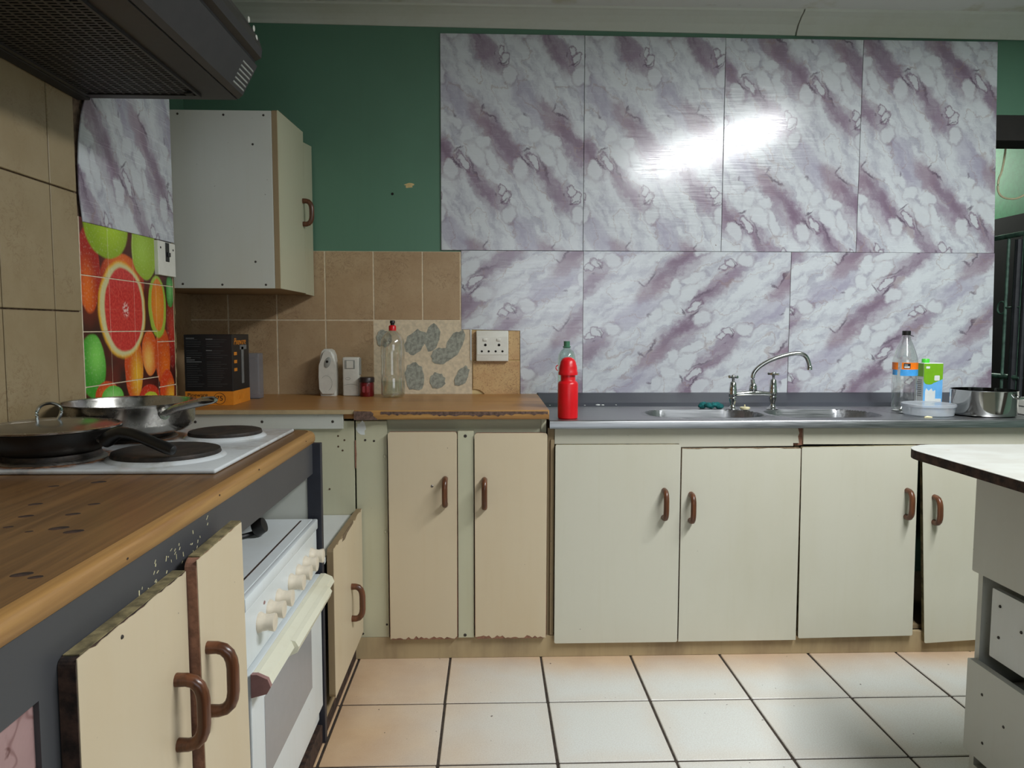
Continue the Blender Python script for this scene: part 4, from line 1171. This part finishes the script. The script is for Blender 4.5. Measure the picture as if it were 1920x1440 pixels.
# ---- double wall socket
so = thing('wall_socket', (0.018, 3.19, 1.052), 'white double wall socket with two switches above the wooden worktop', 'socket')
G().box(-0.052, 0.088, 3.170, YT + 0.004, 1.052, 1.185, 0.004, 3).build('plate', 'socket', so, smooth=True)
G().box(-0.049, 0.085, 3.1685, 3.171, 1.080, 1.160, 0.001, 1).build('inner_plate', 'socket', so)
def dots(parent, pts, r_, mat, name, y=3.1683):
    for (u, v) in pts:
        g = G(); g.lathe([(0, 0.0006), (r_, 0.0006), (r_, 0)], 0, 0, 0, 14); g.xf(Matrix.Translation((u, y, v)) @ Matrix.Rotation(PI / 2, 4, 'X')); g.build(name, mat, parent)
dots(so, [(-0.012, 1.123), (0.047, 1.123)], 0.0058, 'hole', 'earth_hole')
dots(so, [(-0.0275, 1.0955), (0.0025, 1.0955), (0.0325, 1.0955), (0.062, 1.0955)], 0.0048, 'hole', 'pin_hole')
for u in (-0.0135, 0.0455): G().box(u - 0.009, u + 0.009, 3.1645, 3.169, 1.140, 1.152, 0.002, 2).build('switch', 'socket', so, smooth=True)

# ------------------------------------------------------------------ upper cabinet
uc = thing('wall_cabinet', (-1.01, 2.94, 1.335), 'cream wall cabinet with grey end panel above the black box', 'cabinet')
g = G()
CX1 = -0.768
g.box(XREC + 0.004, CX1, 2.694, 3.190, 1.337, 1.353); g.box(XREC + 0.004, CX1, 2.694, 3.190, 1.945, 1.960); g.box(XREC + 0.004, XREC + 0.016, 2.694, 3.19, 1.353, 1.945); g.box(XREC + 0.004, CX1, 3.175, 3.190, 1.353, 1.945)
g.build('carcass', 'tan', uc)
G().box(XREC + 0.004, CX1, 2.678, 2.694, 1.337, 1.962, 0.001, 1).build('end_panel', 'greywhite', uc)
screws(uc, [(-1.095, 2.678, 1.948), (-0.935, 2.678, 1.946), (-0.795, 2.678, 1.946), (-1.095, 2.678, 1.352), (-0.955, 2.678, 1.350), (-0.80, 2.678, 1.350), (-0.835, 2.678, 1.845), (-0.835, 2.678, 1.432)], 'y', 0.0042)
ds = SIDE(CX1 + 0.001)
da = G().prism([(2.679, 1.337), (3.045, 1.337), (3.045, 1.985), (2.700, 1.970), (2.679, 1.962)], ds, 0.0, 0.018).build('door', 'tan', uc)
G().prism([(2.684, 1.337), (3.045, 1.337), (3.045, 1.984), (2.684, 1.966)], ds, 0.018, 0.0195).build('veneer', 'cream_panel', da)
db = G().prism([(3.047, 1.334), (3.186, 1.332), (3.186, 1.962), (3.047, 1.945)], ds, 0.0, 0.018).build('door', 'tan', uc)
G().prism([(3.047, 1.334), (3.186, 1.332), (3.186, 1.961), (3.047, 1.944)], ds, 0.018, 0.0195).build('veneer', 'cream_panel', db)
handle_on(da, SIDE(CX1 + 0.020), 3.020, 1.605, 1.715, 0.036)

# isolator switch plate on the citrus tiles
isw = thing('switch_plate', (XL, 2.505, 1.37), 'white isolator switch plate on the citrus tiles', 'switch')
G().box(XL - 0.004, XL + 0.012, 2.440, 2.570, 1.368, 1.480, 0.002, 2).build('plate', 'socket', isw)
g = G().box(XL + 0.011, XL + 0.0135, 2.492, 2.520, 1.415, 1.478, 0.001, 1).build('switch_slot', 'black', isw)
G().box(XL + 0.0125, XL + 0.018, 2.502, 2.520, 1.432, 1.446, 0.001, 1).build('toggle', 'black', isw)
screws(isw, [(XL + 0.012, 2.457, 1.458), (XL + 0.012, 2.552, 1.458)], 'x', 0.004)

# ------------------------------------------------------------------ left run: worktop, hob, oven, cabinets
LZ = 0.905
lw_ = thing('hob_worktop', (-0.78, 0.95, 0.872), 'brown oak laminate worktop with burn marks holding the hob', 'worktop')
def plan(u, v, d): return (u, v, d)
G().prism([(-1.075, -0.3), (-0.505, -0.3), (-0.505, 2.050), (-0.525, 2.078), (-0.545, 2.085), (-1.075, 2.085)], plan, 0.874, LZ).build('slab', 'wood_left', lw_)
g = G()
path = [(-0.505, -0.3), (-0.505, 2.050), (-0.511, 2.066), (-0.525, 2.080), (-0.545, 2.086)]
nrm = [(1, 0), (1, 0), (0.92, 0.38), (0.5, 0.86), (0, 1)]
rows = []
for (px_, py_), (nx_, ny_) in zip(path, nrm):
    rows.append([g.bm.verts.new((px_ + nx_ * o_, py_ + ny_ * o_, z_)) for o_, z_ in ((0, LZ), (0.010, LZ - 0.001), (0.016, LZ - 0.005), (0.019, LZ - 0.012), (0.019, LZ - 0.024), (0.016, LZ - 0.030), (0.0, 0.873))])
for a, b in zip(rows, rows[1:]):
    for i in range(len(a) - 1): g.bm.faces.new((a[i], b[i], b[i + 1], a[i + 1]))
g.bm.faces.new(rows[-1])
g.build('edge_strip', 'edge_left', lw_, smooth=True)
src = None
for (x, y, r_, s_) in [(-0.734, 1.383, 0.010, 0.6), (-0.797, 1.348, 0.007, 0.5), (-0.746, 1.21, 0.008, .6), (-0.65, 1.208, 0.007, .6), (-0.713, 1.132, 0.008, .6), (-0.648, 1.143, 0.008, .6),
                       (-0.623, 1.062, 0.010, .6), (-0.592, 1.044, 0.010, .6), (-0.55, 0.86, 0.009, .6), (-0.70, 1.07, 0.005, .6), (-0.655, 1.045, 0.004, .6), (-0.528, 0.85, 0.006, .6)]:
    g = G().lathe([(0, 0.0004), (1, 0.0004), (1.05, 0)], 0, 0, 0, 14)
    g.xf(Matrix.Translation((x, y, LZ)) @ Matrix.Rotation(0.5, 4, 'Z') @ Matrix.Diagonal((r_ * 1.3, r_ * 0.8, 1, 1)))
    g.build('burn_mark', 'chip_dark', lw_)
for (y, dz) in ((1.32, 0.012), (0.98, 0.02), (1.55, 0.01), (1.95, 0.012)):
    G().ball((-0.4865, y, LZ - dz), 0.001, 0.004, 0.002, 8).build('nick', 'chip_dark', lw_)

hb = thing('electric_hob', (-0.80, 1.755, LZ), 'white enamel electric hob with four solid hotplates', 'hob')
HX0, HX1, HY0, HY1 = -1.062, -0.542, 1.452, 2.045
G().box(HX0, HX1, HY0, HY1, LZ + 0.0006, LZ + 0.010, 0.004, 3).build('hob_top', 'hob', hb, smooth=True)
for (x, y, r_) in ((-0.682, 1.905, 0.089), (-0.700, 1.600, 0.109), (-0.912, 1.895, 0.092), (-0.935, 1.585, 0.092)):
    rg = G().lathe([(r_ + 0.014, 0), (r_ + 0.010, 0.004), (r_ + 0.004, 0.008), (r_ - 0.004, 0.008)], x, y, LZ + 0.009, 40).build('trim_ring', 'ring' if x < -0.8 else 'hob', hb, smooth=True)
    G().lathe([(r_, 0.002), (r_ + 0.002, 0.010), (r_, 0.0165), (r_ - 0.005, 0.018), (r_ * 0.35, 0.0175), (r_ * 0.3, 0.0165), (0, 0.0165)], x, y, LZ + 0.009, 40).build('hotplate', 'plate', rg, smooth=True)
HP = LZ + 0.0275

sp2 = thing('saute_pan', (-0.905, 1.86, HP), 'stainless steel saute pan with long handle on the far hotplate', 'pan')
x, y, Rr = -0.912, 1.88, 0.157
G().lathe([(0, 0.001), (0.115, 0.0), (0.132, 0.004), (0.145, 0.014), (0.152, 0.028), (0.154, 0.070), (0.157, 0.076), (0.158, 0.077), (0.154, 0.076), (0.151, 0.070), (0.149, 0.028), (0.140, 0.014), (0, 0.006)], x, y, HP, 56).build('body', 'pan', sp2, smooth=True)
a_ = -0.62
c_, s_ = math.cos(a_), math.sin(a_)
def hp(r_, z_): return (x + r_ * c_, y + r_ * s_, HP + z_ + 0.008)
hd = G().tube([hp(0.150, 0.046), hp(0.175, 0.052), hp(0.215, 0.066), hp(0.265, 0.076), hp(0.315, 0.086), hp(0.350, 0.091), hp(0.362, 0.0915)], [0.012, 0.014, 0.016, 0.017, 0.018, 0.014, 0.005], 12, 0.6).build('handle', 'pan', sp2, smooth=True)
g = G(); g.tube([hp(0.153, 0.046), hp(0.157, 0.0462)], 0.014, 16); g.build('handle_bracket', 'pan', hd, smooth=True)
g = G().ball(hp(0.157, 0.044), 0.006, 0.006, 0.006, 10); g.build('rivet', 'chrome', hd, smooth=True)

fp = thing('frying_pan', (-0.935, 1.585, HP), 'black non-stick frying pan with curved handle on the near hotplate', 'pan')
x, y = -0.938, 1.585
G().lathe([(0, 0.001), (0.092, 0.0), (0.100, 0.004), (0.120, 0.020), (0.135, 0.042), (0.138, 0.048), (0.136, 0.049), (0.132, 0.042), (0.116, 0.021), (0.096, 0.006), (0, 0.004)], x, y, HP, 48).build('body', 'black_pan', fp, smooth=True)
a_ = -0.30
c_, s_ = math.cos(a_), math.sin(a_)
def hq(r_, z_): return (x + r_ * c_, y + r_ * s_, HP + z_)
G().tube([hq(0.128, 0.030), hq(0.145, 0.031)], 0.009, 10).build('handle_ferrule', 'pan', fp, smooth=True)
G().tube([hq(0.142, 0.026), hq(0.150, 0.030), hq(0.165, 0.040), hq(0.185, 0.046), hq(0.21, 0.044), hq(0.24, 0.036), hq(0.27, 0.026), hq(0.30, 0.017), hq(0.312, 0.014), hq(0.316, 0.013)],
         [0.015, 0.016, 0.014, 0.0125, 0.012, 0.012, 0.012, 0.0125, 0.010, 0.004], 12).build('handle', 'black', fp, smooth=True)
ld = thing('pan_lid', (x, y, HP + 0.0495), 'domed glass lid with metal loop handle on the black frying pan', 'lid')
LY = HP + 0.0495
G().lathe([(0.131, 0.000), (0.137, 0.0005), (0.1375, 0.004), (0.131, 0.005)], x, y, LY, 48).build('rim', 'pan', ld, smooth=True)
G().lathe([(0.132, 0.003), (0.11, 0.009), (0.08, 0.013), (0.04, 0.016), (0, 0.017)], x, y, LY, 40).build('glass_dome', 'glass_lid', ld, smooth=True)
lp = smooth_path([(x - 0.020, y - 0.01, LY + 0.014), (x - 0.021, y - 0.01, LY + 0.034), (x - 0.013, y - 0.006, LY + 0.048), (x + 0.004, y, LY + 0.052), (x + 0.018, y + 0.006, LY + 0.044), (x + 0.020, y + 0.008, LY + 0.032), (x + 0.012, y + 0.006, LY + 0.014)], 4)
G().tube(lp, 0.0035, 8).build('loop_handle', 'chrome', ld, smooth=True)

# ---- base cabinet below the hob worktop
lc = thing('hob_cabinet', (-0.78, 0.9, 0.0), 'slate blue framed base cabinet with two cream doors hanging ajar', 'cabinet')
G().box(-0.508, -0.492, -0.3, 2.043, 0.788, 0.873).build('fascia', 'navy', lc)
G().box(-0.508, -0.4925, 0.788, 0.842, 0.05, 0.788).build('stile', 'navy', lc)
G().box(-0.508, -0.4925, 1.385, 1.412, 0.05, 0.788).build('stile', 'navy', lc)
G().box(-0.508, -0.499, -0.3, 0.788, 0.05, 0.788).build('vinyl_panel', 'pink', lc)
G().box(-1.07, -0.508, 0.80, 0.816, 0.05, 0.872).build('partition', 'tan', lc)
G().box(-1.07, -0.508, 1.392, 1.408, 0.05, 0.872).build('partition', 'tan', lc)
G().box(-1.07, -0.508, 0.816, 1.392, 0.05, 0.066).build('bottom_board', 'tan', lc)
ep = G().box(-1.07, -0.508, 2.044, 2.060, 0.0, 0.872).build('end_panel', 'greywhite', lc)
G().box(-0.508, -0.470, 2.040, 2.064, 0.0, 0.873, 0.001, 1).build('end_panel_edge', 'navy_dark', ep)
screws(lc, [(-0.56, 2.044, 0.80), (-0.60, 2.044, 0.72)], 'y', 0.004)
rnd = random.Random(31)
g = G()
for k in range(46):
    y_ = 1.02 + rnd.random() * 0.26; z_ = 0.80 + 0.05 * rnd.random() + (y_ - 1.02) * 0.05
    l_ = rnd.uniform(0.0015, 0.009); t_ = rnd.uniform(-0.5, 1.2)
    dy, dz = l_ * math.sin(t_), l_ * math.cos(t_)
    w_ = rnd.uniform(0.0005, 0.0012)
    g.prism([(y_ - w_, z_), (y_ + w_, z_), (y_ + dy + w_, z_ + dz), (y_ + dy - w_, z_ + dz)], SIDE(-0.492), 0, 0.0006)
g.build('paint_scratches', 'ivory', lc, kind='stuff')
f1 = SIDE(-0.491)
dl1 = board_door(lc, f1, 0.822, 1.128, 0.05, 0.818, 0.020, 0.010, 'cream', 'chip_dark', 0, 0.004, 41, (1, 1, 0, 1))
G().box(-0.4905, -0.4715, 0.832, 1.126, 0.8175, 0.8195).build('worn_top_edge', 'chip_olive', dl1)
handle_on(dl1, SIDE(-0.470), 1.078, 0.556, 0.676, 0.040)
f2 = rotated(SIDE(-0.4725), 1.25, 0.5, 0.03)
dl2 = board_door(lc, f2, 1.136, 1.346, 0.05, 0.838, 0.018, 0.016, 'cream', 'chip_red', 0, 0.002, 43)
G().prism([(1.152, 0.8378), (1.344, 0.8378), (1.344, 0.840), (1.152, 0.840)], f2, 0.0, 0.018).build('worn_top_edge', 'chip_olive', dl2)
handle_on(dl2, SIDE(-0.4535), 1.158, 0.566, 0.690, 0.040)
screws(dl1, [(-0.4695, 0.925, 0.80)], 'x', 0.003)

# ---- built-in oven
ov = thing('built_in_oven', (-0.77, 1.725, 0.06), 'white built-in oven with seven knobs below the hob', 'oven')
OX, OY0, OY1 = -0.490, 1.418, 2.030
G().box(-1.03, OX, OY0, OY1, 0.075, 0.662, 0.003, 2).build('body', 'oven', ov)
g = G(); g.box(OX - 0.002, OX + 0.012, OY0, OY1, 0.634, 0.662, 0.003, 2); g.build('top_trim', 'oven', ov, smooth=True)
cpn = G().box(OX, OX + 0.008, OY0 + 0.002, OY1 - 0.002, 0.512, 0.632, 0.002, 2).build('control_panel', 'oven', ov)
G().box(OX - 0.032, OX - 0.027, OY0 + 0.02, OY1 - 0.02, 0.6612, 0.6622).build('grime_line', 'chip_dark', ov)
kn = None
for y_ in (1.510, 1.580, 1.648, 1.752, 1.822, 1.890, 1.960):
    g = G()
    if kn is None:
        g.lathe([(0, 0.0), (0.0215, 0.0), (0.0215, 0.004), (0.0185, 0.008), (0.0165, 0.020), (0.019, 0.032), (0.0185, 0.034), (0, 0.034)], 0, 0, 0, 20)
        g.xf(Matrix.Rotation(PI / 2, 4, 'Y'))
        kn = g.build('knob', 'knob', cpn, smooth=True, origin=(0, 0, 0)); kn.location = Vector((OX + 0.008, y_, 0.578)) - wloc(cpn)
    else:
        g.bm.free(); copy_part(kn, 'knob', (OX + 0.008, y_, 0.578), cpn)
G().ball((OX + 0.008, 1.548, 0.606), 0.002, 0.006, 0.004, 10).build('indicator_lamp', 'maroon', cpn)
od = G().box(OX, OX + 0.018, OY0 + 0.002, OY1 - 0.002, 0.120, 0.505, 0.003, 2).build('oven_door', 'oven', ov)
G().box(OX + 0.0175, OX + 0.0188, 1.500, 1.905, 0.235, 0.420).build('door_window', 'oven_glass', od)
g = G()
g.prism([(OX + 0.018, 0.462), (OX + 0.048, 0.470), (OX + 0.056, 0.482), (OX + 0.050, 0.497), (OX + 0.030, 0.506), (OX + 0.018, 0.506)], lambda u, v, d: (u, d, v), OY0 + 0.01, OY1 - 0.002)
hb_ = g.build('handle_bar', 'bar', od)
g = G(); g.prism([(OX + 0.044, 0.462), (OX + 0.062, 0.470), (OX + 0.066, 0.483), (OX + 0.058, 0.496), (OX + 0.048, 0.499)], lambda u, v, d: (u, d, v), 1.60, 1.95)
g.build('handle_grip', 'bar', hb_)
g = G(); g.prism([(OX + 0.018, 0.460), (OX + 0.049, 0.468), (OX + 0.057, 0.482), (OX + 0.051, 0.498), (OX + 0.030, 0.508), (OX + 0.018, 0.508)], lambda u, v, d: (u, d, v), OY0 + 0.0, OY0 + 0.011)
g.build('handle_end_cap', 'maroon', hb_)
G().box(OX - 0.002, OX + 0.006, OY0, OY1, 0.076, 0.116, 0.002, 1).build('kick_plate', 'oven', ov)
# lost black knob and crumbs on the oven top
g = G(); g.lathe([(0, 0), (0.016, 0), (0.019, 0.006), (0.015, 0.022), (0, 0.024)], 0, 0, 0, 18); g.xf(Matrix.Translation((-0.598, 1.855, 0.684)) @ Matrix.Rotation(1.2, 4, 'Y') @ Matrix.Scale(1.25, 4))
g.tube([(-0.60, 1.855, 0.672), (-0.618, 1.835, 0.670), (-0.645, 1.81, 0.669)], 0.006, 8)
tag(g.build('loose_knob', 'black', None, smooth=True), 'loose black knob lying on top of the oven', 'knob')

# ---- low corner cabinet with missing drawer
kc = thing('corner_cabinet', (-0.72, 2.33, 0.05), 'low corner cabinet with missing drawer and one ajar door', 'cabinet')
G().box(-1.06, -0.472, 2.068, 2.574, 0.516, 0.532, 0.001, 1).build('shelf', 'white', kc)
G().box(-1.06, -1.045, 2.068, 2.574, 0.06, 0.516).build('back_board', 'tan', kc)
G().box(-1.045, -0.472, 2.068, 2.574, 0.06, 0.076).build('bottom_board', 'tan', kc)
kd = board_door(kc, SIDE(-0.468), 2.090, 2.568, 0.108, 0.556, 0.018, 0.012, 'cream', 'tan', 0, 0.010, 51, (1, 1, 0, 1))
handle_on(kd, SIDE(-0.4495), 2.355, 0.232, 0.358, 0.036)
G().prism([(2.215, 0.540), (2.235, 0.556), (2.400, 0.556), (2.40, 0.549), (2.30, 0.545), (2.26, 0.536)], SIDE(-0.4502), 0.0, 0.0016).build('chipped_edge', 'chip', kd)

# ------------------------------------------------------------------ cooker hood
ch = thing('cooker_hood', (-0.85, 1.42, 1.80), 'dark charcoal cooker hood with slotted grille above the hob', 'hood')
HYa, HYb = 0.62, 2.018
prof = [(XL + 0.002, 1.816), (-0.700, 1.816), (-0.664, 1.802), (-0.652, 1.812), (-0.612, 1.888), (-0.618, 1.894), (-0.618, 1.900), (-0.601, 1.908), (-0.598, 1.930), (-0.606, 1.958), (-0.640, 2.010), (-0.680, 2.062), (-0.74, 2.13), (XL + 0.002, 2.16)]
g = G(); g.prism(prof, lambda u, v, d: (u, d, v), HYa, HYb)
body = g.build('body', 'hood', ch)
G().box(-0.6195, -0.6165, HYa + 0.01, HYb - 0.004, 1.8925, 1.9015).build('seam', 'hood_dark', body)
# underside: frame, slotted filter
g = G(); g.box(XL + 0.004, -0.668, HYa, HYb, 1.800, 1.816); fr = g.build('under_tray', 'hood', ch)
fl = G().box(-1.030, -0.752, HYa + 0.05, 1.965, 1.7985, 1.8005).build('filter_back', 'hood_dark', ch)
g = G()
y_ = HYa + 0.055
while y_ < 1.960:
    g.box(-1.030, -0.752, y_, y_ + 0.0062, 1.7962, 1.7985); y_ += 0.0125
for k in range(13):
    x_ = -1.030 + 0.0232 * k
    g.box(x_ - 0.0028, x_ + 0.0028, HYa + 0.05, 1.965, 1.7960, 1.7985)
g.build('filter_slats', 'hood', ch, kind='stuff')
for a, b in (((-1.042, -1.030), (HYa + 0.04, 1.977)), ((-0.752, -0.745), (HYa + 0.04, 1.977))):
    G().box(a[0], a[1], b[0], b[1], 1.793, 1.800).build('filter_frame', 'hood', ch)
G().box(-1.030, -0.752, 1.965, 1.977, 1.793, 1.800).build('filter_frame', 'hood', ch)
G().box(XL + 0.004, -1.046, 1.55, 2.01, 1.792, 1.800, 0.002, 1).build('rear_lip', 'hood_dark', ch)
G().box(-0.775, -0.755, 1.935, 1.955, 1.789, 1.7935, 0.002, 1).build('filter_catch', 'hood_dark', ch)
# pale slots at the end of the front lip
for k in range(6):
    t_ = 0.12 + k * 0.13
    px_, pz_ = -0.652 + 0.040 * t_, 1.812 + 0.076 * t_
    G().box(px_ - 0.002, px_ + 0.0016, 1.93, 2.008, pz_ - 0.0022, pz_ + 0.0022).build('vent_slot', 'device_grey', body)
for (y_, z_) in ((1.99, 1.950), (1.97, 1.966), (1.93, 1.972)):
    G().ball((-0.604, y_, z_), 0.003, 0.006, 0.008, 8).build('paint_fleck', 'device', body)

# ------------------------------------------------------------------ island table with drawers at the right
it = thing('island_unit', (1.65, 1.45, 0.0), 'white kitchen island with rounded worn top and damaged drawers', 'island')
TZ = 0.878
outl = rrect(1.118, 2.15, 0.7, 1.958, 0.11, 8, (0, 0, 1, 1))
top = G().prism(outl, plan, TZ - 0.024, TZ - 0.0012).build('table_top', 'chip_dark', it)
G().prism(outl, plan, TZ - 0.0012, TZ).build('laminate', 'table_white', top)
g = G()
g.box(1.272, 1.95, 1.795, 1.812, 0.0, 0.853); g.box(1.272, 1.95, 0.75, 0.767, 0.0, 0.853); g.box(1.93, 1.95, 0.767, 1.795, 0.0, 0.853); g.box(1.272, 1.95, 0.767, 1.795, 0.04, 0.056)
g.build('carcass', 'greywhite', it)
G().box(1.268, 1.285, 0.767, 1.795, 0.825, 0.853).build('top_rail', 'tan', it)
def drawer(z0, z1, x0=1.250, ya=1.24, yb=1.806, missing=False):
    d = G().box(x0 + 0.020, 1.70, ya + 0.02, yb - 0.04, z0 + 0.02, z0 + 0.035).build('drawer', 'greywhite', it)
    G().box(x0 + 0.020, 1.70, yb - 0.052, yb - 0.040, z0 + 0.02, z1 - 0.05).build('drawer_side', 'greywhite', d)
    if not missing:
        f_ = G().prism(rrect(ya, yb, z0, z1, 0.004, 2), lambda u, v, dd: (x0 + 0.018 - dd, u, v), 0.0, 0.018).build('drawer_front', 'greywhite', d)
        return d, f_
    G().prism(rrect(ya + 0.02, yb - 0.04, z0 + 0.02, z1 - 0.03, 0.003, 2), lambda u, v, dd: (x0 + 0.030 - dd, u, v), 0.0, 0.014).build('inner_front', 'white', d)
    return d, None
d_, f_ = drawer(0.574, 0.822)
d_, f_ = drawer(0.345, 0.572, 1.262, missing=True)
screws(d_, [(1.2765, 1.735, 0.505), (1.2765, 1.735, 0.425), (1.2765, 1.66, 0.47)], '-x', 0.004)
d_, f_ = drawer(0.098, 0.342)
screws(f_, [(1.2498, 1.745, 0.272), (1.2498, 1.665, 0.232), (1.2498, 1.735, 0.150), (1.2498, 1.57, 0.15)], '-x', 0.004)
G().tube([(1.275, 1.785, 0.325), (1.262, 1.785, 0.325)], 0.009, 12).build('runner_wheel', 'device', it)

# ------------------------------------------------------------------ doorway: security gate and cable
gt = thing('security_gate', (2.50, 3.75, 0.0), 'steel security gate standing open in the dark doorway', 'gate')
def bar(p, q, r_, mat, name='bar'): return G().tube([p, q], r_, 8).build(name, mat, gt)
GX = 2.52
for z_ in (0.30, 0.965, 1.645): bar((GX, 3.37, z_), (GX, 4.15, z_ - 0.002), 0.012, 'gate', 'rail')
for y_ in (3.395, 3.50, 3.62, 3.74, 3.86, 3.98, 4.10): bar((GX + 0.002, y_, 0.10), (GX + 0.002, y_, 1.645), 0.007, 'gate')
bar((GX, 3.375, 0.04), (GX, 3.375, 1.86), 0.011, 'gate_dark', 'post')
bar((GX, 3.43, 0.04), (GX, 3.43, 1.62), 0.016, 'gate_dark', 'post')
g = G(); g.tube([(GX, 3.525 + 0.028 * math.cos(a_), 1.30 + 0.030 * math.sin(a_)) for a_ in [2 * PI * k / 20 for k in range(21)]], 0.004, 6, caps=False); g.build('ring', 'gate', gt, smooth=True)
bar((GX, 3.37, 1.30), (GX, 3.50, 1.30), 0.004, 'gate')
cbp = smooth_path([(2.385, 3.36, 2.13), (2.382, 3.36, 2.02), (2.378, 3.37, 1.93), (2.365, 3.37, 1.89), (2.362, 3.37, 1.85), (2.372, 3.37, 1.82), (2.40, 3.37, 1.802), (2.45, 3.37, 1.80), (2.5, 3.38, 1.82)], 5)
tag(G().tube(cbp, 0.0045, 8).build('hanging_cable', 'cable', None, smooth=True), 'beige cable hanging in a loop below the door beam', 'cable')

# ------------------------------------------------------------------ ceiling lamp (above and to the right, out of the picture)
cl = thing('ceiling_lamp', (1.47, 1.25, ZC - 0.09), 'white fluorescent batten lamp fixed to the ceiling', 'lamp')
rz = math.atan2(1.0, 0.42)
rotm = Matrix.Translation((1.47, 1.25, 0)) @ Matrix.Rotation(rz, 4, 'Z')
g = G(); g.box(-0.78, 0.78, -0.07, 0.07, ZC - 0.045, ZC, 0.004, 1); g.xf(rotm); g.build('housing', 'device', cl)
g = G(); g.tube([(-0.75, 0, ZC - 0.068), (0.75, 0, ZC - 0.068)], 0.013, 12); g.xf(rotm); g.build('tube', 'tube', cl, smooth=True)
L = area_light('lamp_light', (1.47, 1.25, ZC - 0.085), (1.47, 1.25, 0), 1.5, 0.12, LAMP_ENERGY, LAMP_COLOR)
L.rotation_euler = (0, 0, rz)
L.parent = cl; L.location = (0, 0, 0.005)
